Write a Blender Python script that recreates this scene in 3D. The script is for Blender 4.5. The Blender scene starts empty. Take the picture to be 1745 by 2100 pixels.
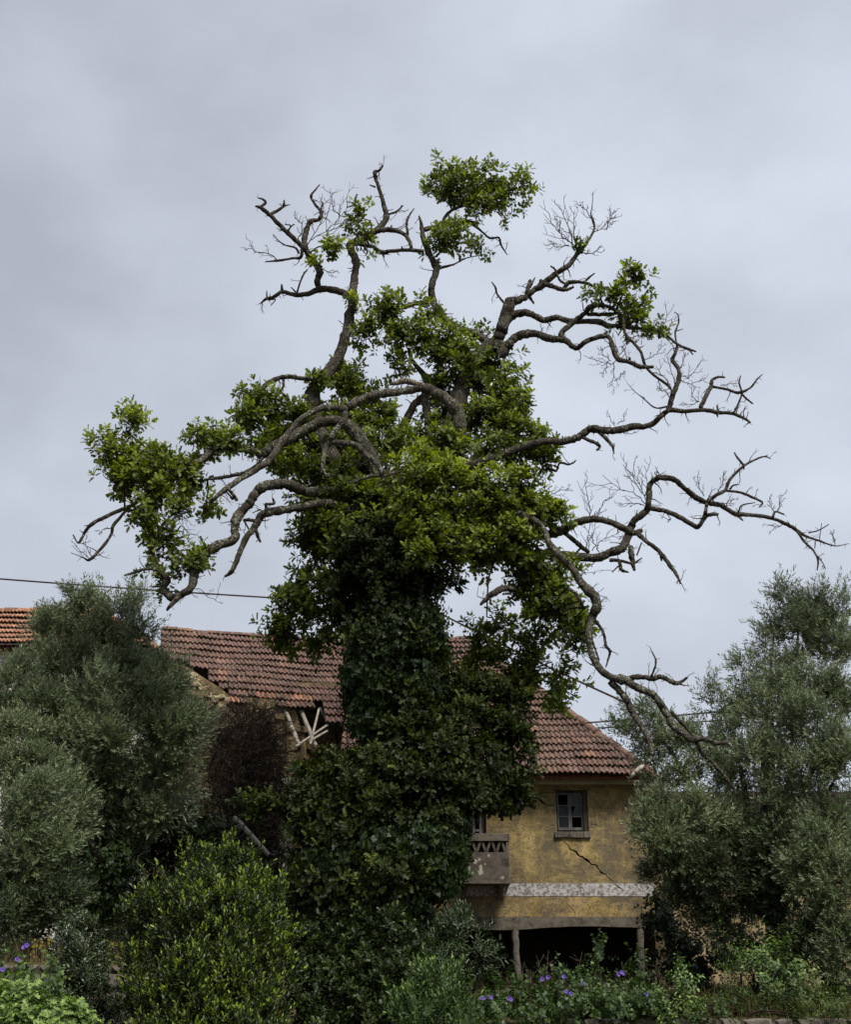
import bpy, bmesh, math, random
import numpy as np
from mathutils import Vector, Matrix
from mathutils.geometry import delaunay_2d_cdt
sc = bpy.context.scene
C = sc.collection
R = math.radians
random.seed(7); rng = np.random.default_rng(11)

# ------------------------------------------------------------------ camera
PITCH = R(21.5); FPX = 2400.0; CX, CY = 872.5, 1050.0; EYE = 1.6
cam_d = bpy.data.cameras.new('camera'); cam = bpy.data.objects.new('camera', cam_d); C.objects.link(cam)
cam.location = (0, 0, EYE); cam.rotation_euler = (math.pi/2 + PITCH, 0, 0)
cam_d.sensor_fit = 'VERTICAL'; cam_d.sensor_height = 36.0; cam_d.lens = 36.0*FPX/2100.0
cam_d.clip_start = 0.1; cam_d.clip_end = 3000
sc.camera = cam

# ------------------------------------------------------------------ world: overcast sky
SUN_EL, SUN_AZ = R(55), R(152)          # azimuth measured from +Y (view direction) clockwise
world = bpy.data.worlds.new('World'); sc.world = world; world.use_nodes = True
nt = world.node_tree; N = nt.nodes; L = nt.links; N.clear()
def wn(t, **k):
    n = N.new(t)
    for a, b in k.items(): setattr(n, a, b)
    return n
out = wn('ShaderNodeOutputWorld'); bg = wn('ShaderNodeBackground'); bg.inputs['Strength'].default_value = 0.1
sky = wn('ShaderNodeTexSky', sky_type='NISHITA', sun_disc=False, sun_elevation=SUN_EL, sun_rotation=SUN_AZ)
tc = wn('ShaderNodeTexCoord')
mp = wn('ShaderNodeMapping'); mp.inputs['Scale'].default_value = (1.0, 1.0, 1.5); mp.inputs['Location'].default_value = (0.35, 0.1, 0.55)
L.new(tc.outputs['Generated'], mp.inputs['Vector'])
n1 = wn('ShaderNodeTexNoise'); n1.inputs['Scale'].default_value = 1.7; n1.inputs['Detail'].default_value = 6; n1.inputs['Roughness'].default_value = 0.5
L.new(mp.outputs[0], n1.inputs['Vector'])
cr = wn('ShaderNodeValToRGB')
e = cr.color_ramp.elements
e[0].position = 0.33; e[0].color = (1.43, 1.52, 1.74, 1)
e[1].position = 0.68; e[1].color = (2.72, 2.92, 3.28, 1)
sx_ = wn('ShaderNodeSeparateXYZ'); L.new(tc.outputs['Generated'], sx_.inputs[0])
m1 = wn('ShaderNodeMath', operation='MULTIPLY_ADD'); m1.inputs[1].default_value = 0.34; L.new(sx_.outputs['X'], m1.inputs[0]); L.new(n1.outputs['Fac'], m1.inputs[2])
L.new(m1.outputs[0], cr.inputs['Fac'])
mx = wn('ShaderNodeMixRGB'); mx.inputs['Fac'].default_value = 0.97
L.new(sky.outputs[0], mx.inputs['Color1']); L.new(cr.outputs['Color'], mx.inputs['Color2'])
L.new(mx.outputs[0], bg.inputs['Color']); L.new(bg.outputs[0], out.inputs['Surface'])

sun_d = bpy.data.lights.new('sun', 'SUN'); sun_d.energy = 1.5; sun_d.angle = R(16); sun_d.color = (1.0, 0.96, 0.88)
sun = bpy.data.objects.new('sun', sun_d); C.objects.link(sun)
sd = Vector((math.sin(SUN_AZ)*math.cos(SUN_EL), math.cos(SUN_AZ)*math.cos(SUN_EL), math.sin(SUN_EL)))
sun.rotation_euler = sd.to_track_quat('Z', 'Y').to_euler(); sun.location = sd*60
vs = sc.view_settings; vs.view_transform = 'Standard'; vs.look = 'None'; vs.exposure = 1.62; vs.gamma = 1.0; vs.use_curve_mapping = False
try:
    sc.cycles.max_bounces = 6; sc.cycles.diffuse_bounces = 3; sc.cycles.transmission_bounces = 4; sc.cycles.glossy_bounces = 2
    sc.cycles.caustics_reflective = False; sc.cycles.caustics_refractive = False
except Exception: pass

# ------------------------------------------------------------------ measuring helpers
SP, CP = math.sin(PITCH), math.cos(PITCH)
def P(x, y, Y):
    """point of the place at ground distance Y in front of the camera that is seen at picture point (x, y) (1745 x 2100 picture)"""
    a = (x-CX)/FPX; b = (CY-y)/FPX
    d = Vector((a, CP-b*SP, SP+b*CP))
    return Vector((0, 0, EYE)) + d*(Y/d.y)
def mpp(p):                                  # metres per picture pixel at a point
    return (p[1]*CP + (p[2]-EYE)*SP)/FPX
def px(p):
    dx, dy, dz = p[0], p[1], p[2]-EYE
    f = dy*CP+dz*SP; u = -dy*SP+dz*CP
    return CX+FPX*dx/f, CY-FPX*u/f
def PXZ(x, y, X, Z): pass

# ------------------------------------------------------------------ object helpers
def tag(o, label=None, cat=None, group=None, kind=None):
    if label: o['label'] = label
    if cat: o['category'] = cat
    if group: o['group'] = group
    if kind: o['kind'] = kind
    return o
def thing(name, label, cat, loc=(0, 0, 0), group=None):
    o = bpy.data.objects.new(name, None); C.objects.link(o); o.location = loc; o.empty_display_size = 0.2
    return tag(o, label, cat, group)
def attach(o, parent):
    if parent is None: return o
    o.parent = parent
    # world position of the parent chain is pure translation here
    t = Vector((0, 0, 0)); p = parent
    while p is not None:
        t += p.location; p = p.parent
    o.matrix_parent_inverse = Matrix.Identity(4)
    o.location = o.location - t
    return o
def link_mesh(name, me, mat, parent=None, kind=None, smooth=False):
    if mat is not None and len(me.materials) == 0: me.materials.append(mat)
    o = bpy.data.objects.new(name, me); C.objects.link(o)
    attach(o, parent)
    if kind: o['kind'] = kind
    return o
def mesh_np(name, V, F, smooth=False, tint=None):
    """V (n,3), F (m,k) numpy with the same k for all faces"""
    V = np.asarray(V, dtype=np.float32); F = np.asarray(F, dtype=np.int32)
    me = bpy.data.meshes.new(name); k = F.shape[1]
    me.vertices.add(len(V)); me.vertices.foreach_set('co', V.ravel())
    me.loops.add(F.size); me.loops.foreach_set('vertex_index', F.ravel())
    me.polygons.add(len(F)); me.polygons.foreach_set('loop_start', np.arange(0, F.size, k, dtype=np.int32))
    me.polygons.foreach_set('loop_total', np.full(len(F), k, dtype=np.int32))
    if smooth: me.polygons.foreach_set('use_smooth', np.ones(len(F), dtype=bool))
    if tint is not None:
        at = me.attributes.new('tint', 'FLOAT', 'POINT'); at.data.foreach_set('value', np.asarray(tint, dtype=np.float32))
    me.update(calc_edges=True)
    return me
class MB:
    """collects shapes; build() links them as ONE mesh object"""
    def __init__(s): s.v = []; s.f = []
    def add(s, V, F):
        b = len(s.v); s.v.extend([tuple(p) for p in V]); s.f.extend([tuple(i+b for i in f) for f in F])
    def box(s, lo, hi):
        x0, y0, z0 = lo; x1, y1, z1 = hi
        s.add([(x0,y0,z0),(x1,y0,z0),(x1,y1,z0),(x0,y1,z0),(x0,y0,z1),(x1,y0,z1),(x1,y1,z1),(x0,y1,z1)],
              [(0,3,2,1),(4,5,6,7),(0,1,5,4),(1,2,6,5),(2,3,7,6),(3,0,4,7)])
    def bar(s, a, b, w, h, up=(0, 0, 1)):
        a = Vector(a); b = Vector(b); d = (b-a).normalized(); u = Vector(up)
        sx = d.cross(u)
        if sx.length < 1e-4: sx = d.cross(Vector((1, 0, 0)))
        sx.normalize(); sz = sx.cross(d).normalized(); sx *= w/2; sz *= h/2
        s.add([a-sx-sz, a+sx-sz, a+sx+sz, a-sx+sz, b-sx-sz, b+sx-sz, b+sx+sz, b-sx+sz],
              [(0,1,2,3),(7,6,5,4),(0,4,5,1),(1,5,6,2),(2,6,7,3),(3,7,4,0)])
    def build(s, name, mat, parent=None, kind=None, bevel=0):
        me = bpy.data.meshes.new(name); me.from_pydata(s.v, [], s.f); me.update()
        if bevel:
            bm = bmesh.new(); bm.from_mesh(me)
            bmesh.ops.bevel(bm, geom=list(bm.edges), offset=bevel, segments=1, affect='EDGES', profile=0.5)
            bm.to_mesh(me); bm.free()
        return link_mesh(name, me, mat, parent, kind)

def catmull(pts, sub):
    """pts list of tuples any length; returns smoothed array"""
    A = np.asarray(pts, dtype=float)
    if len(A) < 3 or sub < 2:
        return np.concatenate([A[i]+(A[i+1]-A[i])*np.linspace(0, 1, max(sub, 1), endpoint=False)[:, None] for i in range(len(A)-1)]+[A[-1:]])
    Q = np.vstack([2*A[0]-A[1], A, 2*A[-1]-A[-2]]); o = []
    for i in range(1, len(Q)-2):
        p0, p1, p2, p3 = Q[i-1], Q[i], Q[i+1], Q[i+2]
        for t in np.linspace(0, 1, sub, endpoint=False):
            o.append(0.5*((2*p1)+(-p0+p2)*t+(2*p0-5*p1+4*p2-p3)*t*t+(-p0+3*p1-3*p2+p3)*t**3))
    o.append(A[-1]); return np.array(o)
def tube_arrays(P3, rad, seg=8, rough=0.0, cap=True, tw=None):
    P3 = np.asarray(P3, dtype=float); n = len(P3); rad = np.asarray(rad, dtype=float)
    T = np.gradient(P3, axis=0); T /= (np.linalg.norm(T, axis=1)[:, None]+1e-9)
    ref = np.array([0.31, 0.87, 0.2]); U = np.empty_like(P3)
    u = ref - T[0]*ref.dot(T[0]); u /= np.linalg.norm(u)
    for i in range(n):
        u = u - T[i]*u.dot(T[i]); u /= (np.linalg.norm(u)+1e-9); U[i] = u
    W = np.cross(T, U); ang = np.linspace(0, 2*np.pi, seg, endpoint=False)
    rr = rad[:, None]*np.ones(seg)[None]
    if rough:
        nz = rng.normal(size=(n, seg)); nz = (nz+np.roll(nz, 1, 1))*0.7
        rr = rr*(1+rough*nz)
    V = (P3[:, None, :] + rr[:, :, None]*(np.cos(ang)[None, :, None]*U[:, None, :]+np.sin(ang)[None, :, None]*W[:, None, :])).reshape(-1, 3)
    i = np.arange(n-1)[:, None]*seg; j = np.arange(seg)[None]; k = (np.arange(seg)+1) % seg
    F = np.stack([(i+j), (i+k[None]), (i+seg+k[None]), (i+seg+j)], axis=-1).reshape(-1, 4)
    if cap:
        V = np.vstack([V, P3[-1]+T[-1]*rad[-1]*0.4]); c = len(V)-1; b = (n-1)*seg
        F = np.vstack([F, np.array([[b+q, b+(q+1) % seg, c, c] for q in range(seg)])])
    return V, F
class TB:                                       # many tubes in one mesh (quads; cap tris are repeated-corner safe triangles)
    def __init__(s): s.V = []; s.F = []; s.T = []; s.n = 0
    def tube(s, P3, rad, seg=5, rough=0.0):
        V, F = tube_arrays(P3, rad, seg, rough, cap=False)
        s.V.append(V); s.F.append(F+s.n); s.n += len(V)
    def build(s, name, mat, parent=None, kind=None):
        if not s.V: return None
        return link_mesh(name, mesh_np(name, np.vstack(s.V), np.vstack(s.F), smooth=True), mat, parent, kind)
def tube_obj(name, P3, rad, seg, rough, mat, parent):
    V, F = tube_arrays(P3, rad, seg, rough, cap=True)
    me = bpy.data.meshes.new(name)
    me.from_pydata([tuple(v) for v in V], [], [tuple(f) if f[2] != f[3] else tuple(f[:3]) for f in F.tolist()])
    me.polygons.foreach_set('use_smooth', np.ones(len(me.polygons), dtype=bool)); me.update()
    return link_mesh(name, me, mat, parent)

# ------------------------------------------------------------------ scattering of leaf sprays
def frames(D, roll=None):
    """rotation matrices whose z axis is D (n,3)"""
    D = D/(np.linalg.norm(D, axis=1)[:, None]+1e-9); n = len(D)
    ref = np.where(np.abs(D[:, 2:3]) < 0.9, np.array([[0, 0, 1.0]]), np.array([[1.0, 0, 0]]))
    X = np.cross(ref, D); X /= np.linalg.norm(X, axis=1)[:, None]; Y = np.cross(D, X)
    a = rng.uniform(0, 2*np.pi, n) if roll is None else np.full(n, roll)
    c, s = np.cos(a)[:, None], np.sin(a)[:, None]
    return np.stack([c*X+s*Y, -s*X+c*Y, D], axis=2)
def scatter(name, templates, pos, dirs, scale, mat, parent=None, kind=None, tint=None, roll=None):
    pos = np.asarray(pos, float); dirs = np.asarray(dirs, float); n = len(pos)
    if n == 0: return None
    scale = np.asarray(scale)*np.ones(n); M = frames(dirs, roll); which = rng.integers(0, len(templates), n)
    VS, FS, TS = [], [], []; base = 0
    tint = np.zeros(n) if tint is None else tint
    for t, (V, F, tv) in enumerate(templates):
        idx = np.nonzero(which == t)[0]
        if len(idx) == 0: continue
        W = np.einsum('nij,vj->nvi', M[idx], V)*scale[idx][:, None, None]+pos[idx][:, None, :]
        Fo = F[None]+(np.arange(len(idx))*len(V))[:, None, None]+base
        VS.append(W.reshape(-1, 3)); FS.append(Fo.reshape(-1, F.shape[1])); TS.append((tv[None]+tint[idx][:, None]).ravel())
        base += len(idx)*len(V)
    return link_mesh(name, mesh_np(name, np.vstack(VS), np.vstack(FS), tint=np.concatenate(TS)), mat, parent, kind)
def place_leaf(V, base, d, nrm, ln, wd):
    d = np.asarray(d, float); d = d/np.linalg.norm(d); nrm = np.asarray(nrm, float); nrm = nrm-d*nrm.dot(d); nrm /= np.linalg.norm(nrm)+1e-9
    s = np.cross(nrm, d)
    return np.asarray(base)+V[:, 0:1]*ln*d+V[:, 1:2]*wd*s+V[:, 2:3]*ln*nrm
def join_t(parts):
    VS, FS, TS = [], [], []; b = 0
    for V, F, t in parts:
        VS.append(V); FS.append(F+b); TS.append(np.full(len(V), t)); b += len(V)
    return np.vstack(VS), np.vstack(FS), np.concatenate(TS)
# leaf blades: x along, y across (-.5 .. .5), z up
def lobed_leaf():
    h = [(0.16, .07), (0.34, .42), (0.38, .14), (0.62, .50), (0.64, .15), (0.88, .34)]
    V = [(0, 0, 0), (0.5, 0, -.04), (1.0, 0, -.10)]+[(x, y, .06*y*2) for x, y in h]+[(x, -y, .06*y*2) for x, y in h]
    F = []
    for o, sgn in ((3, 1), (9, -1)):
        ring = [0]+[o+i for i in range(6)]+[2]
        for a, b in zip(ring[:-1], ring[1:]): F.append((1, a, b) if sgn > 0 else (1, b, a))
    return np.array(V, float), np.array(F)
def oval_leaf(fold=.10, droop=.08):
    V = [(0, 0, 0), (.35, .5, fold), (.35, -.5, fold), (.72, .38, fold*.6-droop*.5), (.72, -.38, fold*.6-droop*.5), (1, 0, -droop), (.5, 0, 0)]
    F = [(0, 6, 1), (1, 6, 3), (3, 6, 5), (0, 2, 6), (2, 4, 6), (4, 5, 6)]
    return np.array(V, float), np.array(F)
def slim_leaf():
    V = [(0, 0, 0), (.45, .5, .03), (1, 0, -.05), (.45, -.5, .03)]
    return np.array(V, float), np.array([(0, 2, 1), (0, 3, 2)])
def ivy_leaf():
    V = [(0, 0, 0), (-.12, .42, .02), (.35, .52, .0), (.42, .28, .02), (1, 0, -.12), (.42, -.28, .02), (.35, -.52, 0), (-.12, -.42, .02)]
    F = [(0, 2, 1), (0, 3, 2), (0, 4, 3), (0, 5, 4), (0, 6, 5), (0, 7, 6)]
    return np.array(V, float), np.array(F)
LOBE, OVAL, SLIM, IVY = lobed_leaf(), oval_leaf(), slim_leaf(), ivy_leaf()
def spray(leaf, n, length, ln, wd, tilt0=75, tilt1=25, young=0.0, pairs=False):
    """a shoot along z carrying n leaves"""
    parts = []; az = random.uniform(0, 6)
    for i in range(n):
        t = (i+.5)/n; z = length*(.15+.85*t)
        az += math.pi if pairs and i % 2 else (2.4+random.uniform(-.4, .4))
        tl = R(tilt0+(tilt1-tilt0)*t+random.uniform(-14, 14))
        rad = np.array([math.cos(az), math.sin(az), 0]); ax = np.array([0, 0, 1.0])
        d = math.cos(tl)*ax+math.sin(tl)*rad; nr = math.sin(tl)*ax-math.cos(tl)*rad+np.array([random.uniform(-.35, .35) for _ in range(3)])
        s = random.uniform(.7, 1.15)*(1-.25*t)
        parts.append((place_leaf(leaf[0], (rad*.01)+ax*z, d, nr, ln*s, wd*s), leaf[1], young*max(0, t-.60)/.40+random.uniform(-.12, .12)))
    return join_t(parts)
OAK = [spray(LOBE, random.choice((7, 9, 11)), random.uniform(.13, .22), random.uniform(.135, .18), .108, 95, 30, .35) for _ in range(9)]
OLIVE = [spray(SLIM, 18, .34, .085, .025, 62, 25, .3, True) for _ in range(6)]
LAUREL = [spray(OVAL, 13, .30, .080, .032, 62, 14, yg) for yg in (0, 0, 0, .6, 1.0)]
SHRUB = [spray(OVAL, 10, .22, .070, .034, 75, 30, .4) for _ in range(5)]
IVYS = [spray(IVY, 5, .22, .075, .075, 88, 60, .1) for _ in range(5)]
NETTLE = [spray(OVAL, 12, .45, .12, .062, 100, 60, .5) for _ in range(4)]
def nrm(n): return rng.normal(size=(n, 3))
# ------------------------------------------------------------------ materials
class M_:
    def __init__(s, name):
        s.m = bpy.data.materials.new(name); s.m.use_nodes = True; s.t = s.m.node_tree; s.N = s.t.nodes; s.L = s.t.links
        s.b = s.N['Principled BSDF']; s.out = s.N['Material Output']; s.co = None
    def n(s, t, **k):
        x = s.N.new(t)
        for a, b in k.items():
            if hasattr(x, a): setattr(x, a, b)
            else: x.inputs[a.replace('_', ' ')].default_value = b
        return x
    def coord(s):
        if s.co is None: s.co = s.n('ShaderNodeTexCoord')
        return s.co.outputs['Object']
    def noise(s, scale, detail=5, rough=.55, stretch=None):
        x = s.n('ShaderNodeTexNoise'); x.inputs['Scale'].default_value = scale; x.inputs['Detail'].default_value = detail; x.inputs['Roughness'].default_value = rough
        v = s.coord()
        if stretch:
            mp = s.n('ShaderNodeMapping'); mp.inputs['Scale'].default_value = stretch; s.L.new(v, mp.inputs['Vector']); v = mp.outputs[0]
        s.L.new(v, x.inputs['Vector']); return x.outputs['Fac']
    def ramp(s, fac, stops):
        r = s.n('ShaderNodeValToRGB'); e = r.color_ramp.elements
        while len(e) < len(stops): e.new(.5)
        for q, (p, c) in zip(e, stops):
            q.position = p; q.color = (*c, 1) if len(c) == 3 else c
        s.L.new(fac, r.inputs['Fac']); return r.outputs['Color']
    def mask(s, fac, a, b):
        return s.ramp(fac, [(a, (0, 0, 0)), (b, (1, 1, 1))])
    def mix(s, fac, a, b, mode='MIX'):
        x = s.n('ShaderNodeMixRGB'); x.blend_type = mode
        for q, k in ((fac, 'Fac'), (a, 'Color1'), (b, 'Color2')):
            if hasattr(q, 'links') or hasattr(q, 'is_linked'): s.L.new(q, x.inputs[k])
            elif k == 'Fac': x.inputs[k].default_value = q
            else: x.inputs[k].default_value = (*q, 1)
        return x.outputs[0]
    def math(s, op, a, b):
        x = s.n('ShaderNodeMath'); x.operation = op
        for i, q in enumerate((a, b)):
            if hasattr(q, 'is_linked'): s.L.new(q, x.inputs[i])
            else: x.inputs[i].default_value = q
        return x.outputs[0]
    def bump(s, fac, strength=.5, dist=.02):
        x = s.n('ShaderNodeBump'); x.inputs['Strength'].default_value = strength; x.inputs['Distance'].default_value = dist
        s.L.new(fac, x.inputs['Height']); s.L.new(x.outputs[0], s.b.inputs['Normal']); return x
    def done(s, col, rough=.85, spec=.3):
        if hasattr(col, 'is_linked'): s.L.new(col, s.b.inputs['Base Color'])
        else: s.b.inputs['Base Color'].default_value = (*col, 1)
        s.b.inputs['Roughness'].default_value = rough
        s.b.inputs['Specular IOR Level'].default_value = spec
        return s.m
def leaf_mat(name, old, young, under=None, rough=.5, spec=.4, trans=.3, big=1.2, var=.5):
    m = M_(name); at = m.n('ShaderNodeAttribute'); at.attribute_name = 'tint'
    rp = m.n('ShaderNodeNewGeometry')
    rnd = m.math('MULTIPLY', m.math('SUBTRACT', rp.outputs['Random Per Island'], .5), var)
    nz = m.math('MULTIPLY', m.math('SUBTRACT', m.noise(big, 3), .5), 1.0)
    f = m.math('ADD', m.math('ADD', at.outputs['Fac'], rnd), nz)
    f = m.math('ADD', f, .25)
    col = m.ramp(f, [(0.0, tuple(c*.62 for c in old)), (.35, old), (1.0, young)])
    if under is not None:
        col = m.mix(rp.outputs['Backfacing'], col, under)
    m.done(col, rough, spec)
    tr = m.n('ShaderNodeBsdfTranslucent'); ms = m.n('ShaderNodeMixShader'); ms.inputs[0].default_value = trans
    hs = m.n('ShaderNodeHueSaturation'); hs.inputs['Saturation'].default_value = 1.15; hs.inputs['Value'].default_value = 1.2
    m.L.new(col, hs.inputs['Color']); m.L.new(hs.outputs[0], tr.inputs['Color'])
    m.L.new(m.b.outputs[0], ms.inputs[1]); m.L.new(tr.outputs[0], ms.inputs[2]); m.L.new(ms.outputs[0], m.out.inputs['Surface'])
    return m.m
MAT = {}
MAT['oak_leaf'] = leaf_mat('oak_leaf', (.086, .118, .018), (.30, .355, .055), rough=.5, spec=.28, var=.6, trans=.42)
MAT['oak_leaf_shade_tone'] = leaf_mat('oak_leaf_shade_tone', (.028, .042, .008), (.12, .15, .025), rough=.5, spec=.22)  # oak leaf darkened: the shade under the crown is put into the colour
MAT['ivy_leaf'] = leaf_mat('ivy_leaf', (.011, .022, .005), (.038, .065, .014), rough=.5, spec=.2, trans=.10)
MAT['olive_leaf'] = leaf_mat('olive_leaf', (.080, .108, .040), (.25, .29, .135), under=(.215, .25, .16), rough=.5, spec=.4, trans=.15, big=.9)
MAT['olive_leaf_shade_tone'] = leaf_mat('olive_leaf_shade_tone', (.034, .052, .017), (.115, .145, .052), under=(.09, .115, .06), rough=.5, spec=.4, trans=.15)  # darker copy of the olive leaf, shade of the low clusters painted in
MAT['laurel_leaf'] = leaf_mat('laurel_leaf', (.026, .042, .008), (.24, .33, .04), rough=.4, spec=.35, trans=.25, big=1.6, var=.25)
MAT['shrub_leaf'] = leaf_mat('shrub_leaf', (.018, .032, .007), (.07, .10, .02), rough=.45, spec=.25, trans=.2)
MAT['bright_leaf'] = leaf_mat('bright_leaf', (.07, .12, .03), (.26, .36, .09), rough=.5, spec=.4, trans=.3)
MAT['silver_leaf'] = leaf_mat('silver_leaf', (.034, .056, .018), (.11, .15, .055), rough=.4, spec=.5, trans=.15)
MAT['grass'] = leaf_mat('grass', (.10, .10, .03), (.30, .28, .10), rough=.7, spec=.2, trans=.3)
MAT['dry_grass'] = leaf_mat('dry_grass', (.085, .066, .034), (.24, .19, .10), rough=.8, spec=.1, trans=.2)
def bark(name, base, dark, lichen, amt):
    m = M_(name); a = m.noise(9, 8, .65); c = m.ramp(a, [(.3, dark), (.62, base)])
    fl = m.mask(m.noise(26, 8, .7), amt-.04, amt-.01); pt = m.mask(m.noise(3.2, 5, .6), .40, .58)
    c = m.mix(m.math('MULTIPLY', fl, pt), c, m.ramp(m.noise(48, 4), [(.35, tuple(q*.6 for q in lichen)), (.6, lichen)]))
    fi = m.mask(m.noise(38, 6, .7, (1, 1, .45)), .42, .56); c = m.mix(m.math('MULTIPLY', m.math('SUBTRACT', 1.0, fi), .7), c, dark)
    m.bump(m.noise(20, 9, .75), 1.0, .05); return m.done(c, .95, .1)
MAT['bark'] = bark('oak_bark', (.088, .074, .058), (.020, .016, .012), (.33, .34, .27), .575)
MAT['bark_lichen'] = bark('lichen_bark', (.105, .092, .070), (.026, .021, .016), (.40, .41, .32), .56)
MAT['twig'] = bark('twig_bark', (.060, .042, .032), (.03, .022, .018), (.15, .15, .11), .66)
MAT['dead_wood'] = bark('dead_wood', (.26, .22, .17), (.12, .095, .07), (.40, .37, .31), .60)
MAT['vine'] = bark('dry_vine', (.082, .064, .048), (.03, .022, .017), (.24, .19, .14), .58)
MAT['olive_bark'] = bark('olive_bark', (.10, .085, .065), (.04, .032, .025), (.2, .2, .16), .6)
def m_wall(name, yel, pale):
    m = M_(name)
    c = m.ramp(m.noise(2.4, 9, .68), [(.36, tuple(q*.74 for q in yel)), (.5, yel), (.62, pale)])
    blotch = m.mask(m.noise(.9, 12, .76), .45, .55); c = m.mix(m.math('MULTIPLY', blotch, .88), c, (.128, .106, .076))
    fine = m.mask(m.noise(6.0, 12, .80), .47, .55); c = m.mix(m.math('MULTIPLY', fine, .60), c, (.120, .095, .064))
    hz = m.mask(m.noise(4.0, 7, .7, (.6, .6, 2.2)), .52, .62); c = m.mix(m.math('MULTIPLY', hz, .45), c, pale)
    st = m.mask(m.noise(2.6, 8, .7, (1.2, 1.2, .28)), .50, .64); c = m.mix(m.math('MULTIPLY', st, .5), c, (.12, .098, .068))
    sp = m.mask(m.noise(24, 6, .7), .55, .62); c = m.mix(m.math('MULTIPLY', sp, .75), c, (.055, .045, .033))
    m.bump(m.noise(22, 8, .7), .5, .012); return m.done(c, .95, .1)
MAT['yellow'] = m_wall('yellow_plaster', (.335, .245, .098), (.44, .33, .145))
MAT['yellow_low'] = m_wall('lower_yellow_plaster', (.37, .26, .095), (.45, .33, .16))
def m_flaked(name, top, under, a, b, bs=1.0):
    m = M_(name); f = m.mask(m.noise(5.5*bs, 9, .72), a, b)
    c = m.mix(f, top, m.ramp(m.noise(3, 5), [(.35, tuple(q*.6 for q in under)), (.65, under)]))
    c = m.mix(m.math('MULTIPLY', m.mask(m.noise(13, 8, .7), .55, .66), .6), c, (.12, .105, .085))
    c = m.mix(m.math('MULTIPLY', m.mask(m.noise(.85, 9, .7), .50, .64), .55), c, tuple(q*.55 for q in under))
    m.bump(m.noise(18, 7, .7), .5, .012); return m.done(c, .95, .1)
MAT['white_band'] = m_flaked('flaked_whitewash', (.50, .48, .48), (.26, .225, .19), .47, .55, 2.0)
MAT['cream'] = m_flaked('cream_plaster', (.52, .47, .38), (.40, .33, .22), .52, .66)
MAT['cornice'] = m_flaked('cornice_plaster', (.78, .73, .62), (.70, .64, .52), .56, .74)
MAT['white_wall'] = m_flaked('white_plaster', (.62, .58, .53), (.50, .46, .40), .55, .7)
MAT['concrete'] = m_flaked('weathered_concrete', (.17, .145, .115), (.085, .072, .058), .45, .62)
MAT['concrete_light'] = m_flaked('spotted_concrete', (.15, .125, .10), (.095, .08, .065), .45, .6)
MAT['lichen_spot'] = m_flaked('pale_lichen', (.46, .44, .36), (.3, .28, .22), .5, .6)
MAT['rubble'] = m_flaked('rubble_stone', (.25, .185, .10), (.13, .095, .055), .42, .58)
MAT['tan_wall'] = m_flaked('tan_plaster', (.34, .26, .15), (.24, .18, .10), .48, .6)
MAT['pale_rubble'] = m_flaked('pale_rubble', (.46, .39, .25), (.30, .24, .14), .5, .62)
MAT['stone'] = m_flaked('grey_stone', (.17, .15, .125), (.10, .088, .07), .45, .62)
MAT['brick'] = m_flaked('orange_brick', (.26, .12, .075), (.17, .09, .06), .5, .65)
MAT['mortar'] = m_flaked('earth_mortar', (.10, .085, .06), (.07, .06, .045), .45, .6)
def m_wood(name, a, b):
    m = M_(name); c = m.ramp(m.noise(14, 7, .65, (1, 1, .2)), [(.3, a), (.66, b)]); m.bump(m.noise(40, 5, .6, (1, 1, .15)), .5, .006); return m.done(c, .85, .2)
MAT['grey_wood'] = m_wood('weathered_frame', (.07, .07, .067), (.18, .183, .18))
MAT['dark_wood'] = m_wood('dark_wood', (.035, .027, .02), (.08, .06, .045))
MAT['pale_wood'] = m_wood('pale_dead_wood', (.20, .17, .13), (.38, .34, .28))
MAT['rust_board'] = m_wood('rusty_fascia', (.07, .022, .012), (.16, .055, .03))
def m_tile(name, cols, lich):
    m = M_(name); oi = m.n('ShaderNodeObjectInfo'); g = m.n('ShaderNodeNewGeometry')
    r = m.math('FRACT', m.math('ADD', oi.outputs['Random'], g.outputs['Random Per Island']), 0)
    c = m.ramp(r, cols)
    ge = m.n('ShaderNodeNewGeometry')
    def wnoise(scale, d, ro):
        x = m.n('ShaderNodeTexNoise'); x.inputs['Scale'].default_value = scale; x.inputs['Detail'].default_value = d; x.inputs['Roughness'].default_value = ro
        m.L.new(ge.outputs['Position'], x.inputs['Vector']); return x.outputs['Fac']
    c = m.mix(m.math('MULTIPLY', m.mask(wnoise(2.2, 8, .7), .45, .58), .62), c, (.075, .048, .038))
    c = m.mix(m.math('MULTIPLY', m.mask(wnoise(15, 8, .74), .54, .60), .75), c, lich)
    c = m.mix(m.math('MULTIPLY', m.mask(wnoise(9, 8, .74), .52, .60), .7), c, (.06, .045, .035))
    m.bump(wnoise(45, 5, .6), .4, .006); return m.done(c, .92, .15)
MAT['tile'] = m_tile('old_clay_tile', [(.0, (.105, .062, .050)), (.35, (.165, .090, .070)), (.7, (.13, .078, .066)), (.93, (.21, .118, .088)), (1, (.27, .145, .095))], (.32, .275, .22))
MAT['tile_new'] = m_tile('orange_clay_tile', [(.0, (.25, .105, .06)), (.5, (.32, .145, .085)), (1, (.42, .21, .125))], (.42, .33, .24))
def m_ground():
    m = M_('earth_ground'); c = m.ramp(m.noise(.8, 8, .65), [(.3, (.045, .034, .02)), (.5, (.09, .068, .038)), (.66, (.06, .07, .025)), (.8, (.12, .10, .05))])
    c = m.mix(m.math('MULTIPLY', m.noise(14, 6, .7), .5), c, (.05, .045, .022)); m.bump(m.noise(9, 7, .7), .8, .05); return m.done(c, .98, .05)
MAT['ground'] = m_ground()
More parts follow.
